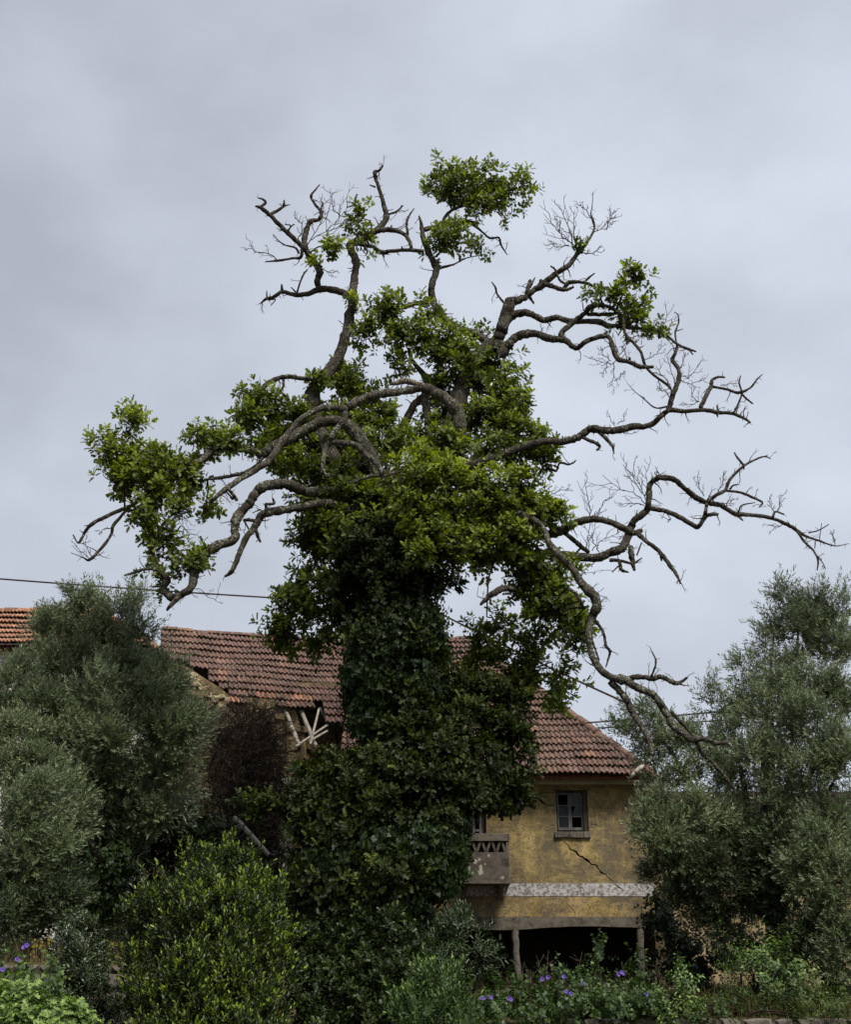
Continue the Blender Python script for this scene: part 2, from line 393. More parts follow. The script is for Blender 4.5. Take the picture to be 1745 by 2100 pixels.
def m_glass():
    m = M_('dusty_glass'); m.done((.010, .012, .014), .10, .22); m.bump(m.noise(3, 2), .05, .01); return m.m
MAT['glass'] = m_glass()
m = M_('dusty_curtain'); MAT['curtain'] = m.done(m.ramp(m.noise(6, 4), [(.3, (.12, .13, .16)), (.7, (.26, .28, .34))]), .6, .4)
m = M_('cable_rubber'); MAT['cable'] = m.done((.03, .018, .017), .6, .3)
m = M_('iron'); MAT['iron'] = m.done((.05, .04, .035), .7, .4)
m = M_('violet_petal'); MAT['petal'] = m.done(m.ramp(m.noise(20, 2), [(.3, (.085, .05, .24)), (.7, (.15, .09, .34))]), .6, .2)
m = M_('yellow_petal'); MAT['yellow_petal'] = m.done((.45, .36, .06), .6, .2)
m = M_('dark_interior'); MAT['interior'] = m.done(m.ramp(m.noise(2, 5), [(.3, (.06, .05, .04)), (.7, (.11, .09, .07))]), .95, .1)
# ------------------------------------------------------------------ ground
def sstep(a, b, x):
    t = np.clip((x-a)/(b-a), 0, 1); return t*t*(3-2*t)
WALL_Y = 18.0
def gz(x, y):
    x = np.asarray(x, float); y = np.asarray(y, float)
    s = sstep(-3.6, -0.2, x)
    top = 1.72*(1-s)+1.00*s + .035*(np.clip(y, 18, 26)-18)
    up = sstep(17.93, 18.07, y)
    z = top*up + .05*np.sin(x*1.7)*np.cos(y*1.3)*np.clip(y/6, 0, 1)
    return z + 4.5*sstep(40, 75, y) + 9*sstep(-7, -22, x)*sstep(24, 36, y)*0.35
gx = np.concatenate([np.linspace(-700, -30, 14), np.linspace(-28, 28, 113), np.linspace(30, 700, 14)])
gy = np.concatenate([np.linspace(-300, -5, 8), np.linspace(-4, 17.5, 30), [17.9, 18.1], np.linspace(18.5, 45, 60), np.linspace(48, 90, 15), np.linspace(100, 1500, 14)])
XX, YY = np.meshgrid(gx, gy); ZZ = gz(XX, YY)
nx, ny = len(gx), len(gy); ii = (np.arange(ny-1)[:, None]*nx+np.arange(nx-1)[None]).ravel()
go = link_mesh('ground', mesh_np('ground', np.stack([XX, YY, ZZ], -1).reshape(-1, 3), np.stack([ii, ii+1, ii+nx+1, ii+nx], -1), smooth=True), MAT['ground'])
tag(go, 'brown earth and dry grass sloping up behind the terrace walls', kind='structure')
def G(x, y): return float(gz(x, y))

# ------------------------------------------------------------------ terrace walls of loose stones
def stone_mesh(seed):
    r = random.Random(seed); bm = bmesh.new(); bmesh.ops.create_icosphere(bm, subdivisions=1, radius=1.0)
    for v in bm.verts:
        c = v.co; v.co = Vector([math.copysign(abs(q)**.55, q) for q in c])*r.uniform(.86, 1.08)
    me = bpy.data.meshes.new('stone'); bm.to_mesh(me); bm.free(); me.materials.append(MAT['stone']); return me
STONES = [stone_mesh(i) for i in range(7)]
def stone_wall(label, x0, x1, zb, zt, holes=()):
    t = thing('stone_wall', label, 'stone wall', ((x0+x1)/2, WALL_Y, zb))
    m = MB(); m.box((x0, WALL_Y-.10, zb-.3), (x1, WALL_Y+.22, zt-.06)); m.build('core', MAT['mortar'], t)
    z = zb
    while z < zt-.08:
        h = min(random.uniform(.20, .28), zt-z); x = x0+random.uniform(0, .1)
        while x < x1-.1:
            w = random.uniform(.24, .5)
            o = bpy.data.objects.new('stone', random.choice(STONES)); C.objects.link(o)
            o.location = (x+w/2, WALL_Y-.07+random.uniform(-.035, .025), z+h/2); o.scale = (w*.49, .13, h*.48)
            o.rotation_euler = (random.uniform(-.08, .08), random.uniform(-.09, .09), random.uniform(-.08, .08))
            attach(o, t); x += w*1.01
        z += h
    return t
stone_wall('low grey dry stone wall with a flat top under the grass at lower right', 1.5, 8.6, 0.35, 1.02)
wl = stone_wall('dark stone terrace wall half hidden behind bushes at lower left', -7.6, -3.4, 0.9, 1.72)
mw = MB(); mw.box((-3.39, WALL_Y-.08, -.2), (1.49, WALL_Y+.2, .96)); tag(mw.build('terrace_bank', MAT['mortar']), 'earth bank behind the bushes between the two stone walls', kind='structure')

# ------------------------------------------------------------------ main farmhouse
WY = 27.0
def wxz(x, y, Y=WY):
    p = P(x, y, Y); return p.x, p.z
X0 = P(579, 1690, WY).x; X1 = P(1334, 1700, WY).x
z_beam_b = P(1100, 1903, WY-.10).z; z_beam_t = P(1100, 1881, WY-.10).z; z_band_b = P(1100, 1838, WY).z; z_band_t = P(1100, 1811.5, WY).z
z_cor_b = P(1200, 1609, WY).z; z_cor_t = P(1200, 1595, WY-.05).z
house = thing('farmhouse', 'derelict yellow farmhouse with sagging red tile roof behind the big oak', 'house', ((X0+X1)/2, WY+4, G(0, 28)))
def plate(name, outline, holes, y0, depth, mat, parent, label=None):
    """vertical wall in the XZ plane at y0 facing the camera, with real openings"""
    loops = [outline]+holes; vs2 = []; ed = []
    for lp in loops:
        b = len(vs2); vs2 += [Vector(p) for p in lp]; ed += [(b+i, b+(i+1) % len(lp)) for i in range(len(lp))]
    rv, re, rf, ov, oe, of = delaunay_2d_cdt(vs2, ed, [], 1, 1e-6)
    def inside(p, lp):
        c = False; j = len(lp)-1
        for i in range(len(lp)):
            a, b = lp[i], lp[j]
            if (a[1] > p.y) != (b[1] > p.y) and p.x < (b[0]-a[0])*(p.y-a[1])/(b[1]-a[1])+a[0]: c = not c
            j = i
        return c
    V = [(p.x, y0, p.y) for p in rv]; F = []
    for f in rf:
        c = sum((rv[i] for i in f), Vector((0, 0)))/len(f)
        if inside(c, outline) and not any(inside(c, h) for h in holes): F.append(tuple(f))
    me = bpy.data.meshes.new(name); bm = bmesh.new(); bv = [bm.verts.new(v) for v in V]
    for f in F:
        try: bm.faces.new([bv[i] for i in f])
        except ValueError: pass
    for f in bm.faces:
        f.normal_update()
        if f.normal.y > 0: f.normal_flip()
    r = bmesh.ops.extrude_face_region(bm, geom=list(bm.faces))
    for v in [g for g in r['geom'] if isinstance(g, bmesh.types.BMVert)]: v.co.y += depth
    bmesh.ops.recalc_face_normals(bm, faces=list(bm.faces)); bm.to_mesh(me); bm.free()
    o = link_mesh(name, me, mat, parent)
    if label: o['label'] = label
    return o
T7 = lambda zx, zy: (864+zx*.3035, 1505+zy*.3035)
def crack(pts, w0, Y=WY):
    Q = [wxz(*T7(*p), Y) for p in pts]; n = len(Q); up = []; dn = []
    for i, (x, z) in enumerate(Q):
        w = w0*(math.sin(math.pi*(i+.35)/(n-.3))*.8+.2)*random.uniform(.55, 1.3)
        j = random.uniform(-.008, .008)
        up.append((x+w*.35+j, z+w*.5)); dn.append((x-w*.35+j, z-w*.5))
    return up+dn[::-1]
def dense(pts, k=3, a=7):
    o = []
    for p, q in zip(pts[:-1], pts[1:]):
        for i in range(k):
            t = i/k; o.append((p[0]+(q[0]-p[0])*t+(random.uniform(-a, a) if i else 0), p[1]+(q[1]-p[1])*t+(random.uniform(-a, a) if i else 0)))
    return o+[pts[-1]]
ck_main = crack(dense([(945, 718), (975, 735), (995, 755), (1010, 780), (1045, 795), (1070, 825), (1100, 840), (1125, 855), (1150, 880), (1180, 885), (1195, 905), (1215, 935), (1245, 945), (1255, 965), (1285, 990), (1300, 1004)], 2, 4), .037)
ck_left = crack(dense([(725, 405), (770, 430), (800, 445), (820, 465), (850, 483), (895, 486)], 2, 4), .034)
ck_up = crack([(805, 398), (840, 393), (900, 396)], .016)
ck_r = crack([(1146, 612), (1175, 612), (1200, 620)], .022)
ck_l2 = crack([(865, 618), (890, 615), (903, 620)], .018)
ck_low = crack(dense([(985, 1145), (1020, 1180), (1042, 1225)], 2, 3), .013)
wx0, wz1 = wxz(*T7(908, 380)); wx0 = wxz(*T7(913, 520))[0]; wx1 = wxz(*T7(1127, 520))[0]; wz0 = wxz(*T7(1000, 662))[1]
dx0 = wxz(*T7(233, 560))[0]; dx1 = wxz(*T7(438, 560))[0]; dz1 = P(960, 1622, WY).z; dz0 = P(960, 1805, WY).z
wall = plate('wall', [(X0, z_band_t), (X1, z_band_t), (X1, z_cor_b), (X0, z_cor_b)],
             [[(wx0, wz0), (wx1, wz0), (wx1, wz1), (wx0, wz1)], [(dx0, dz0), (dx1, dz0), (dx1, dz1), (dx0, dz1)], ck_main, ck_left, ck_up, ck_r, ck_l2], WY, .34, MAT['yellow'], house,
             'stained ochre plaster wall split by a diagonal crack')
plate('white_band', [(X0, z_band_b), (X1, z_band_b), (X1, z_band_t-.002), (X0, z_band_t-.002)], [crack(dense([(1312, 1018), (1345, 1040), (1385, 1064)], 2, 3), .022, WY-.012), crack(dense([(1085, 1030), (1100, 1060), (1098, 1085)], 2, 3), .012, WY-.012)], WY-.012, .3, MAT['white_band'], house, 'flaking whitewashed band across the wall')
plate('lower_wall', [(X0, z_beam_t), (X1, z_beam_t), (X1, z_band_b-.002), (X0, z_band_b-.002)], [ck_low], WY-.004, .3, MAT['yellow_low'], house)
plate('cornice', [(X0-.06, z_cor_b+.002), (X1+.05, z_cor_b+.002), (X1+.05, z_cor_t), (X0-.06, z_cor_t)], [], WY-.07, .4, MAT['cornice'], house)
# beam with a wavy underside
xs = np.linspace(X0+.05, X1-.01, 40); bmx = MB(); bz = []
for x in xs:
    d = px((x, WY, z_beam_b))[0]
    w = -.045*math.exp(-((d-1040)/70)**2)+.035*math.exp(-((d-1200)/90)**2)+.05*math.exp(-((d-900)/50)**2)+random.uniform(-.004, .004)
    bz.append(z_beam_b+w)
V = []
for x, z in zip(xs, bz): V += [(x, WY-.10, z), (x, WY-.10, z_beam_t+.01), (x, WY+.3, z), (x, WY+.3, z_beam_t-.004)]
F = []
for i in range(len(xs)-1):
    a = i*4; b = a+4; F += [(a, b, b+1, a+1), (a+2, a, a+1, a+3) if i == 0 else (a, a+2, b+2, b), (a+1, b+1, b+3, a+3)]
    if i == 0: F.append((a, a+2, b+2, b))
e_ = (len(xs)-1)*4; F.append((e_, e_+2, e_+3, e_+1))
bmx.add(V, F); bmx.build('beam', MAT['concrete'], house)
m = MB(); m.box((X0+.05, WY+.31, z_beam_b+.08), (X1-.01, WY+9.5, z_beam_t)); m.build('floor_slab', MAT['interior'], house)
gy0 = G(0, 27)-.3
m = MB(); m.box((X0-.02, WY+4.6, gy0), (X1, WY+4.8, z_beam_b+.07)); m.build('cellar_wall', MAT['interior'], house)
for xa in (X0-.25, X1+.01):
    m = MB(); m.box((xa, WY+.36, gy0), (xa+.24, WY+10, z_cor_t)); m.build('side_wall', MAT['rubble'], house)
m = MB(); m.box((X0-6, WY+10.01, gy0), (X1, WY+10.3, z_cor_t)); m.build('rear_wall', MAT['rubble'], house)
# white corner pilaster on the far end of the front wall
cxa, cxb = wxz(577, 1690)[0], wxz(600, 1690)[0]
plate('corner_pilaster', [(cxa-.02, z_beam_b), (cxb, z_beam_b), (cxb, z_cor_b-.03), (cxb-.1, z_cor_b+.04), (cxa-.02, z_cor_b-.1)], [], WY-.05, .30, MAT['cream'], house, 'pale plastered corner post')
# window
win = thing('window', None, None, ((wx0+wx1)/2, WY+.2, wz0)); win['label'] = 'small two leaf window with broken panes'
attach(win, house)
fy = WY+.13
def zl(v): return wz1-(wz1-wz0)*v
def xl(u): return wx0+(wx1-wx0)*u
m = MB()
m.box((xl(0)+.002, fy-.02, zl(1)+.002), (xl(.04), fy+.07, zl(0)-.002)); m.box((xl(.86), fy-.10, zl(1)+.002), (xl(1)-.002, fy+.07, zl(0)-.002))
m.box((xl(.041), fy-.02, zl(.055)), (xl(.859), fy+.07, zl(0)-.002)); m.box((xl(.041), fy-.02, zl(1)+.002), (xl(.859), fy+.07, zl(.955)))
m.build('frame', MAT['dark_wood'], win)
panes = []
for s, (ua, ub) in enumerate(((.045, .445), (.455, .855))):
    sa = MB(); za, zb = zl(.95), zl(.06); st = .030
    a, b = xl(ua), xl(ub); yy = fy-.045
    sa.box((a, yy, za), (a+st, yy+.045, zb)); sa.box((b-st*1.3, yy, za), (b, yy+.045, zb))
    sa.box((a+st+.001, yy+.002, za), (b-st*1.3-.001, yy+.043, za+.06)); sa.box((a+st+.001, yy+.002, zb-.035), (b-st*1.3-.001, yy+.043, zb))
    for k in (1, 2):
        zz = za+.06+(zb-.035-za-.06)*k/3; sa.box((a+st+.001, yy+.005, zz-.013), (b-st*1.3-.001, yy+.04, zz+.013))
    so = sa.build('sash', MAT['grey_wood'], win)
    h = (zb-.035-za-.06)/3
    for k in range(3):
        if (s, k) in ((0, 2), (1, 0)): continue           # broken out
        z0 = za+.06+h*k
        p = MB(); tl = random.uniform(-.012, .012)
        x0_, x1_ = a+st, b-st*1.3
        if (s, k) == (1, 1): pts = [(x0_, z0), (x1_, z0), (x1_, z0+h), (x0_+.1, z0+h), (x0_+.05, z0+h*.6)]
        else: pts = [(x0_, z0), (x1_, z0), (x1_, z0+h), (x0_, z0+h)]
        n = len(pts)
        p.add([(q[0], yy+.018+tl*(q[1]-z0)/h, q[1]) for q in pts]+[(q[0], yy+.023+tl*(q[1]-z0)/h, q[1]) for q in pts], [tuple(range(n)), tuple(range(2*n-1, n-1, -1))])
        p.build('pane', MAT['glass'], win)
cu = MB(); xs_ = np.linspace(xl(.08), xl(.40), 9)
V = []
for i, x in enumerate(xs_): V += [(x, fy+.03+.015*math.sin(i*2), zl(.93)), (x, fy+.03+.02*math.sin(i*2+.6), zl(.66)+.03*math.sin(i*1.7))]
cu.add(V, [(2*i, 2*i+2, 2*i+3, 2*i+1) for i in range(8)]); cu.build('curtain', MAT['curtain'], win)
sx0, sz1 = wxz(*T7(900, 662)); sx1 = wxz(*T7(1146, 690))[0]; sz0 = wxz(*T7(1000, 704))[1]
for q in range(5):                                             # sill of brick blocks
    a = sx0+(sx1-sx0)*q/5; b = sx0+(sx1-sx0)*(q+1)/5-.006
    m = MB(); m.box((a, WY-.06+random.uniform(-.008, .008), sz0+random.uniform(0, .01)), (b, WY+.10, sz1-.003)); m.build('sill_block', MAT['concrete'], house, bevel=.008)
# balcony door
door = thing('balcony_door', None, None, ((dx0+dx1)/2, WY+.2, dz0)); attach(door, house)
m = MB(); dy = WY+.10; dw = dx1-dx0
m.box((dx1-dw*.14, dy, dz0), (dx1-.002, dy+.1, dz1-.002)); m.box((dx0+.002, dy, dz0), (dx0+dw*.10, dy+.1, dz1-.002)); m.box((dx0+dw*.101, dy, dz1-.08), (dx1-dw*.141, dy+.1, dz1-.003)); m.build('frame', MAT['dark_wood'], door)
m = MB(); xa = dx0+dw*.56
m.box((xa, dy-.02, dz0+.01), (xa+.05, dy+.03, dz1-.085)); m.box((dx1-dw*.14-.055, dy-.02, dz0+.01), (dx1-dw*.142, dy+.03, dz1-.085))
for zz in (dz0+.02, dz0+.55, dz0+1.05, dz1-.14): m.box((xa+.051, dy-.018, zz), (dx1-dw*.14-.056, dy+.028, zz+.05))
m.build('door_leaf', MAT['grey_wood'], door)
# balcony
BY = WY-.72
bx0 = P(952, 1780, BY).x; bx1 = P(1044.5, 1780, BY).x; bz0 = P(1000, 1812, BY).z; bz1 = P(1000, 1709.5, BY).z; bzs = P(1000, 1748, BY).z; bzr = P(1000, 1725, BY).z
bal = thing('balcony', None, None, ((bx0+bx1)/2, BY, bz0)); bal['label'] = 'small concrete balcony with zigzag openwork parapet'; attach(bal, house)
m = MB(); m.box((bx0-.03, BY-.03, bz0), (bx1+.03, WY-.001, bz0+.07)); m.build('floor_slab', MAT['concrete'], bal)
m = MB(); m.box((bx0, BY, bz0+.071), (bx1, BY+.09, bzs)); m.build('front_panel', MAT['concrete_light'], bal, bevel=.006)
for xa in (bx0, bx1-.08):
    m = MB(); m.box((xa, BY+.091, bz0+.071), (xa+.08, WY-.001, bzs)); m.build('side_panel', MAT['concrete_light'], bal)
m = MB(); m.box((bx0-.02, BY-.02, bzr), (bx1+.02, BY+.11, bz1)); m.build('top_rail', MAT['concrete'], bal, bevel=.008)
for xa in (bx0, bx1-.07):
    m = MB(); m.box((xa, BY+.111, bzr), (xa+.08, WY-.001, bz1)); m.build('side_rail', MAT['concrete'], bal)
for xa in (bx0, bx1-.055):
    m = MB(); m.box((xa, BY+.005, bzs+.001), (xa+.055, BY+.085, bzr-.001)); m.build('corner_post', MAT['concrete'], bal)
m = MB(); m.box((bx0+.056, BY+.16, bzs-.02), (bx1-.056, BY+.19, bzr+.02)); m.build('gap_dark_board', MAT['dark_wood'], bal)  # added dark board, stands in for the shade behind the zigzag gaps
nz_ = 4; ww = (bx1-bx0-.12)/nz_
for k in range(nz_):
    xm = bx0+.06+ww*(k+.5)
    for sgn in (-1, 1):
        m = MB(); m.bar((xm+sgn*ww*.46, BY+.045, bzs+.004), (xm+sgn*ww*.10, BY+.045, bzr-.004), .05, .055, up=(0, 1, 0)); m.build('zigzag_bar', MAT['concrete_light'], bal)
for px_ in (946, 1021):
    xa = P(px_, 1820, WY-.2).x; m = MB(); z = bz0-.001
    m.add([(xa, WY-.55, z), (xa+.11, WY-.55, z), (xa, WY-.012, z), (xa+.11, WY-.012, z), (xa, WY-.55, z-.06), (xa+.11, WY-.55, z-.06), (xa, WY-.012, z-.30), (xa+.11, WY-.012, z-.30), (xa, WY-.30, z-.11), (xa+.11, WY-.30, z-.11)],
          [(0, 1, 5, 4), (0, 2, 3, 1), (4, 5, 9, 8), (8, 9, 7, 6), (2, 6, 7, 3), (0, 4, 8, 6, 2), (1, 3, 7, 9, 5)]); m.build('bracket', MAT['concrete'], bal)
for zx, zy, s in ((365, 862, .055), (398, 900, .05), (325, 910, .045), (402, 935, .06), (455, 820, .03), (548, 975, .05), (430, 880, .025), (345, 940, .03), (392, 850, .03)):
    p = P(*T7(zx, zy), BY); n = 11; V = [(p.x, BY-.004, p.z)]
    for i in range(n):
        a = i/n*6.283; r = s*random.uniform(.55, 1.15); V.append((p.x+r*math.cos(a), BY-.003, p.z+r*math.sin(a)*1.1))
    m = MB(); m.add(V, [(0, i+1, (i+1) % n+1) for i in range(n)]); m.build('lichen_patch', MAT['lichen_spot'], bal)
# cellar posts
for (xa, ya, xb, yb, w, mt) in ((1056, 1903, 1066, 2058, .155, 'stone'), (1313, 1903, 1318, 2040, .16, 'concrete')):
    a = P(xa, ya, WY-.02); b = P(xb, yb, WY-.15); b = a+(b-a)*((a.z-(G(b.x, b.y)-.05))/(a.z-b.z)); a.z -= .02
    n = 9; pts = [a+(b-a)*i/(n-1)+Vector((random.uniform(-.012, .012), 0, 0)) for i in range(n)]
    tube_obj('post', pts, [w/2*random.uniform(.9, 1.1) for _ in pts], 7, .06, MAT[mt], house)

# ------------------------------------------------------------------ roofs of single clay tiles
def tile_mesh(name, w, l, mat):
    prof = [(0, .0), (.08, .030), (.18, .044), (.28, .030), (.38, .003), (.50, .0), (.58, .030), (.68, .044), (.78, .030), (.88, .003), (1.03, .0)]
    V = []; F = []; n = len(prof)
    for z0, yy in ((.002, 0.0), (.066, -l)):
        for u, h in prof: V.append((u*w, yy, h+z0))
    for u, h in prof: V.append((u*w, -l+.004, h+.026))
    for i in range(n-1): F += [(i, n+i, n+i+1, i+1), (n+i, 2*n+i, 2*n+i+1, n+i+1)]
    me = bpy.data.meshes.new(name); me.from_pydata(V, [], F); me.update(); me.materials.append(mat); return me
TW, TL = .235, .375
TILE, TILE2 = tile_mesh('tile', TW, TL, MAT['tile']), tile_mesh('tile', TW, TL, MAT['tile_new'])
def roof_plane(O, u, v, ncol, nrow, ex, keep, meshes, parent, loose, limit, curve=0.0, lift=0.0):
    """tiles row by row from the ridge down; the ones that show largest become objects, the rest go into one joined mesh"""
    u = Vector(u).normalized(); v = Vector(v).normalized(); n = u.cross(-v).normalized()
    out = []
    if n.z < 0: n = -n
    for r in range(nrow):
        for c in range(ncol):
            s = r*ex; o = O+u*(c*TW)+v*s
            if curve: o = o+n*(curve*((s/(nrow*ex))-.5)**2*4-curve)
            o = o+n*(.018*math.sin(c*.55+r*.4)+.012*math.sin(c*.21-r*.9))
            X, Y = px(o+v*(ex*.6)+u*TW*.5)
            if keep(X, Y): out.append((X, Y, o, r, c))
    deck = MB()
    for X, Y, o, r, c in out:
        a = o-n*.03; deck.add([a, a+u*TW, a+u*TW+v*ex, a+v*ex], [(0, 1, 2, 3)])
    rot = Matrix((u, -v, n)).transposed()
    return out, deck, rot
RJ = []            # joined rest
def lay(out, rot, parent, pick, mesh_for, jit=.02):
    V_, F_ = [], []; b = 0
    for q in out:
        X, Y, o, r, c = q
        m3 = rot @ Matrix.Rotation(random.gauss(0, jit), 3, 'Z') @ Matrix.Rotation(random.gauss(0, jit*.6), 3, 'X')
        me = mesh_for(q); loc = o+Vector((random.gauss(0, .004), random.gauss(0, .004), random.uniform(-.004, .008)))
        if pick(q):
            ob = bpy.data.objects.new('tile', me); C.objects.link(ob); M = m3.to_4x4(); M.translation = loc
            ob.matrix_basis = M; attach(ob, parent)
        else:
            for w in me.vertices: V_.append(tuple(m3 @ w.co+loc))
            for f in me.polygons: F_.append(tuple(i+b for i in f.vertices))
            b += len(me.vertices)
    return V_, F_
RY, EY = 31.9, WY-.50
ridge_r = P(962, 1310, RY); zr = ridge_r.z; eave_z = P(1200, 1586, EY).z
Am = Vector((P(728, 1311, RY).x, RY, zr)); vm = Vector((0, EY-RY, eave_z-zr)); slope_len = vm.length
HIP_B = P(1341, 1588, EY); HIP_A = ridge_r
hx = lambda y: 962+(1338-962)*(y-1310)/(1588-1310)
EX = .325; nrow = int(round(slope_len/EX)); EX = slope_len/nrow
outm, deckm, rotm = roof_plane(Am, (1, 0, 0), vm, 44, nrow, EX, lambda X, Y: X < hx(Y)-2 and X > 700, None, None, None, 0, curve=.05)
Al = P(330, 1292, 30.4); k_ = (zr-EYE)
Bl = Vector((P(728, 1320, RY).x, RY, Al.z))
ul = (Bl-Al).normalized(); hl = Vector((ul.y, -ul.x, 0)).normalized()
vl = (hl*math.cos(R(44))+Vector((0, 0, -math.sin(R(44))))).normalized()
def brk(X):
    s = [(0, 1360), (385, 1372), (422, 1374), (424, 1402), (453, 1404), (454, 1420), (474, 1424), (475, 1447), (501, 1447), (502, 1437), (559, 1437), (561, 1450), (667, 1450), (669, 1488), (713, 1492), (722, 1560), (760, 1600)]
    y = 1360
    for a, b in s:
        if X >= a: y = b
    return y
ncl = int((Bl-Al).length/TW)+1
outl, deckl, rotl = roof_plane(Al, ul, vl, ncl, 24, .315, lambda X, Y: Y < brk(X)-3 and X < 735, None, None, None, 0, curve=.0)
roof = deckm; roof.v, roof.f = [], []
for d in (outm, outl): pass
def roof_deck(name, out, u, v, n, ex):
    m = MB()
    for X, Y, o, r, c in out:
        a = o-n*.02; m.add([a, a+u*TW, a+u*TW+v*ex, a+v*ex], [(0, 1, 2, 3)])
    return m
um = Vector((1, 0, 0)); vmn = vm.normalized(); nm = um.cross(-vmn); nm = nm if nm.z > 0 else -nm
nl = ul.cross(-vl); nl = nl if nl.z > 0 else -nl
mr = roof_deck('roof', outm, um, vmn, nm, EX); ml = roof_deck('roof', outl, ul, vl, nl, .315)
mr.add(ml.v, ml.f)
# hidden rear slopes and hip side
rb = WY+10.6; ez2 = eave_z
mr.add([Am, HIP_A, (HIP_B.x, rb, ez2), (Am.x, rb, ez2)], [(0, 1, 2, 3)])
mr.add([HIP_A-Vector((0, 0, .03)), HIP_B-Vector((0, 0, .03)), (HIP_B.x, rb, ez2)], [(0, 1, 2)])
mr.add([Al, Bl, Bl+Vector((0, 5.5, -4.6)), Al+Vector((-1, 5.5, -4.6))], [(0, 1, 2, 3)])
roof_o = mr.build('roof', MAT['dark_wood'], house)
vis = [q for q in outm if (q[0] > 1050 and q[1] > 1440) or (q[0] > 905 and q[1] < 1440)] + [q for q in outl if 380 < q[0] < 722]
vis_id = sorted(vis, key=lambda q: abs(q[0]-872) < 160)[:300]
ids = set(id(q) for q in vis_id)
newset = lambda q: TILE2 if (q in outl and (brk(q[0])-q[1] < 24) and random.random() < .4) else TILE
vj, fj = lay(outm, rotm, roof_o, lambda q: id(q) in ids, newset)
vk, fk = lay(outl, rotl, roof_o, lambda q: id(q) in ids, newset, .028)
mj = MB(); mj.add(vj, fj); mj.add(vk, fk); mj.build('remaining_tiles', MAT['tile'], roof_o, 'stuff')
# ridge and hip caps
def cap_mesh(l, r, mat):
    V, F = [], []; n = 7
    for k, (yy, rr) in enumerate(((0, r*.9), (l, r*1.06))):
        for i in range(n):
            a = math.pi*i/(n-1); V.append((yy, -rr*math.cos(a), rr*math.sin(a)*.8))
    for i in range(n): a = math.pi*i/(n-1); V.append((l-.004, -r*.88*math.cos(a), r*.88*math.sin(a)*.8))
    for i in range(n-1): F += [(i, n+i, n+i+1, i+1), (n+i, 2*n+i, 2*n+i+1, n+i+1)]
    me = bpy.data.meshes.new('ridge_tile'); me.from_pydata(V, [], F); me.update(); me.materials.append(mat); return me
CAP, CAP2 = cap_mesh(.42, .12, MAT['tile']), cap_mesh(.42, .12, MAT['tile_new'])
def caps(A, B, parent, mesh, step=.40):
    d = (B-A); n = int(d.length/step); d.normalize()
    sy = Vector((0, 0, 1)).cross(d).normalized(); sz = d.cross(sy)
    rot = Matrix((d, sy, sz)).transposed()
    for i in range(n+1):
        ob = bpy.data.objects.new('ridge_tile', mesh); C.objects.link(ob)
        M = (rot @ Matrix.Rotation(random.gauss(0, .04), 3, 'Z') @ Matrix.Rotation(random.gauss(.03, .03), 3, 'Y')).to_4x4(); M.translation = A+d*(i*step)+Vector((0, 0, .0+random.uniform(-.012, .02)))
        ob.matrix_basis = M; attach(ob, parent)
caps(Al, Bl, roof_o, CAP); caps(Bl, HIP_A, roof_o, CAP); caps(HIP_A, HIP_B, roof_o, CAP)
# fascia under the eave, roof mast
m = MB(); m.box((X0+1.6, EY+.05, eave_z-.13), (X1+.10, EY+.09, eave_z-.015)); m.build('fascia', MAT['rust_board'], house)
m = MB(); m.box((X0+1.6, EY+.092, eave_z-.05), (X1+.10, WY-.06, eave_z-.02)); m.build('soffit', MAT['dark_wood'], house)
MAST = P(874, 1243, RY)
tube_obj('cable_mast', [Vector((MAST.x, RY, zr-.2)), Vector((MAST.x, RY, MAST.z+.08))], [.03, .03], 6, 0, MAT['iron'], house)
# ruined wing: rubble wall under the broken roof
def on_plane(x, y, O, n):
    o = Vector((0, 0, EYE)); d = P(x, y, 10)-o; return o+d*((O-o).dot(n)/d.dot(n))
def wing_wall(name, outline_px, O, n, th, mat, label=None):
    pts = [on_plane(x, y, O, n) for x, y in outline_px]; k = len(pts); bk = [p-n*th for p in pts]
    V = pts+bk; F = [tuple(range(k)), tuple(range(2*k-1, k-1, -1))]+[(i, (i+1) % k, (i+1) % k+k, i+k) for i in range(k)]
    m = MB(); m.add(V, F); o = m.build(name, mat, house)
    if label: o['label'] = label
    return o
Wn = hl.copy(); WO = on_plane(530, 1446, Al-nl*.06, nl)
wing_wall('wing_wall', [(300, 1900), (300, 1345), (384, 1368), (424, 1394), (453, 1412), (478, 1434), (500, 1438), (504, 1430), (560, 1434), (604, 1450), (628, 1530), (628, 1900)], WO, Wn, .5, MAT['rubble'], 'ruined rubble stone wing wall')
IO = WO-Wn*.62
wing_wall('inner_wall', [(540, 1640), (540, 1400), (760, 1400), (760, 1640)], IO, Wn, .3, MAT['rubble'])
# single stones showing on the rubble wall and along its broken head
SR = []
for s in STONES:
    c = s.copy(); c.materials.clear(); c.materials.append(MAT['rubble']); SR.append(c)
SP_ = []
for s in STONES:
    c = s.copy(); c.materials.clear(); c.materials.append(MAT['pale_rubble']); SP_.append(c)
def wall_stones(pxs, O, n, s0=.16, SR=SR):
    for x, y in pxs:
        p = on_plane(x, y, O, n); ob = bpy.data.objects.new('stone', random.choice(SR)); C.objects.link(ob)
        ob.location = p; ob.scale = (s0*random.uniform(.7, 1.4), .10, s0*random.uniform(.45, .8)); ob.rotation_euler = (0, random.uniform(-.25, .25), math.atan2(ul.y, ul.x)+random.uniform(-.1, .1)); attach(ob, house)
head = [(384+i*3.1+random.uniform(-4, 4), 1374+i*2.35+random.uniform(-2, 22)) for i in range(34)]
wall_stones(head, WO, Wn, .11, SP_+SP_+SR)
wall_stones([(x+random.uniform(-5, 5), y+random.uniform(6, 34)) for x, y in head[::2]], WO, Wn, .13, SR)
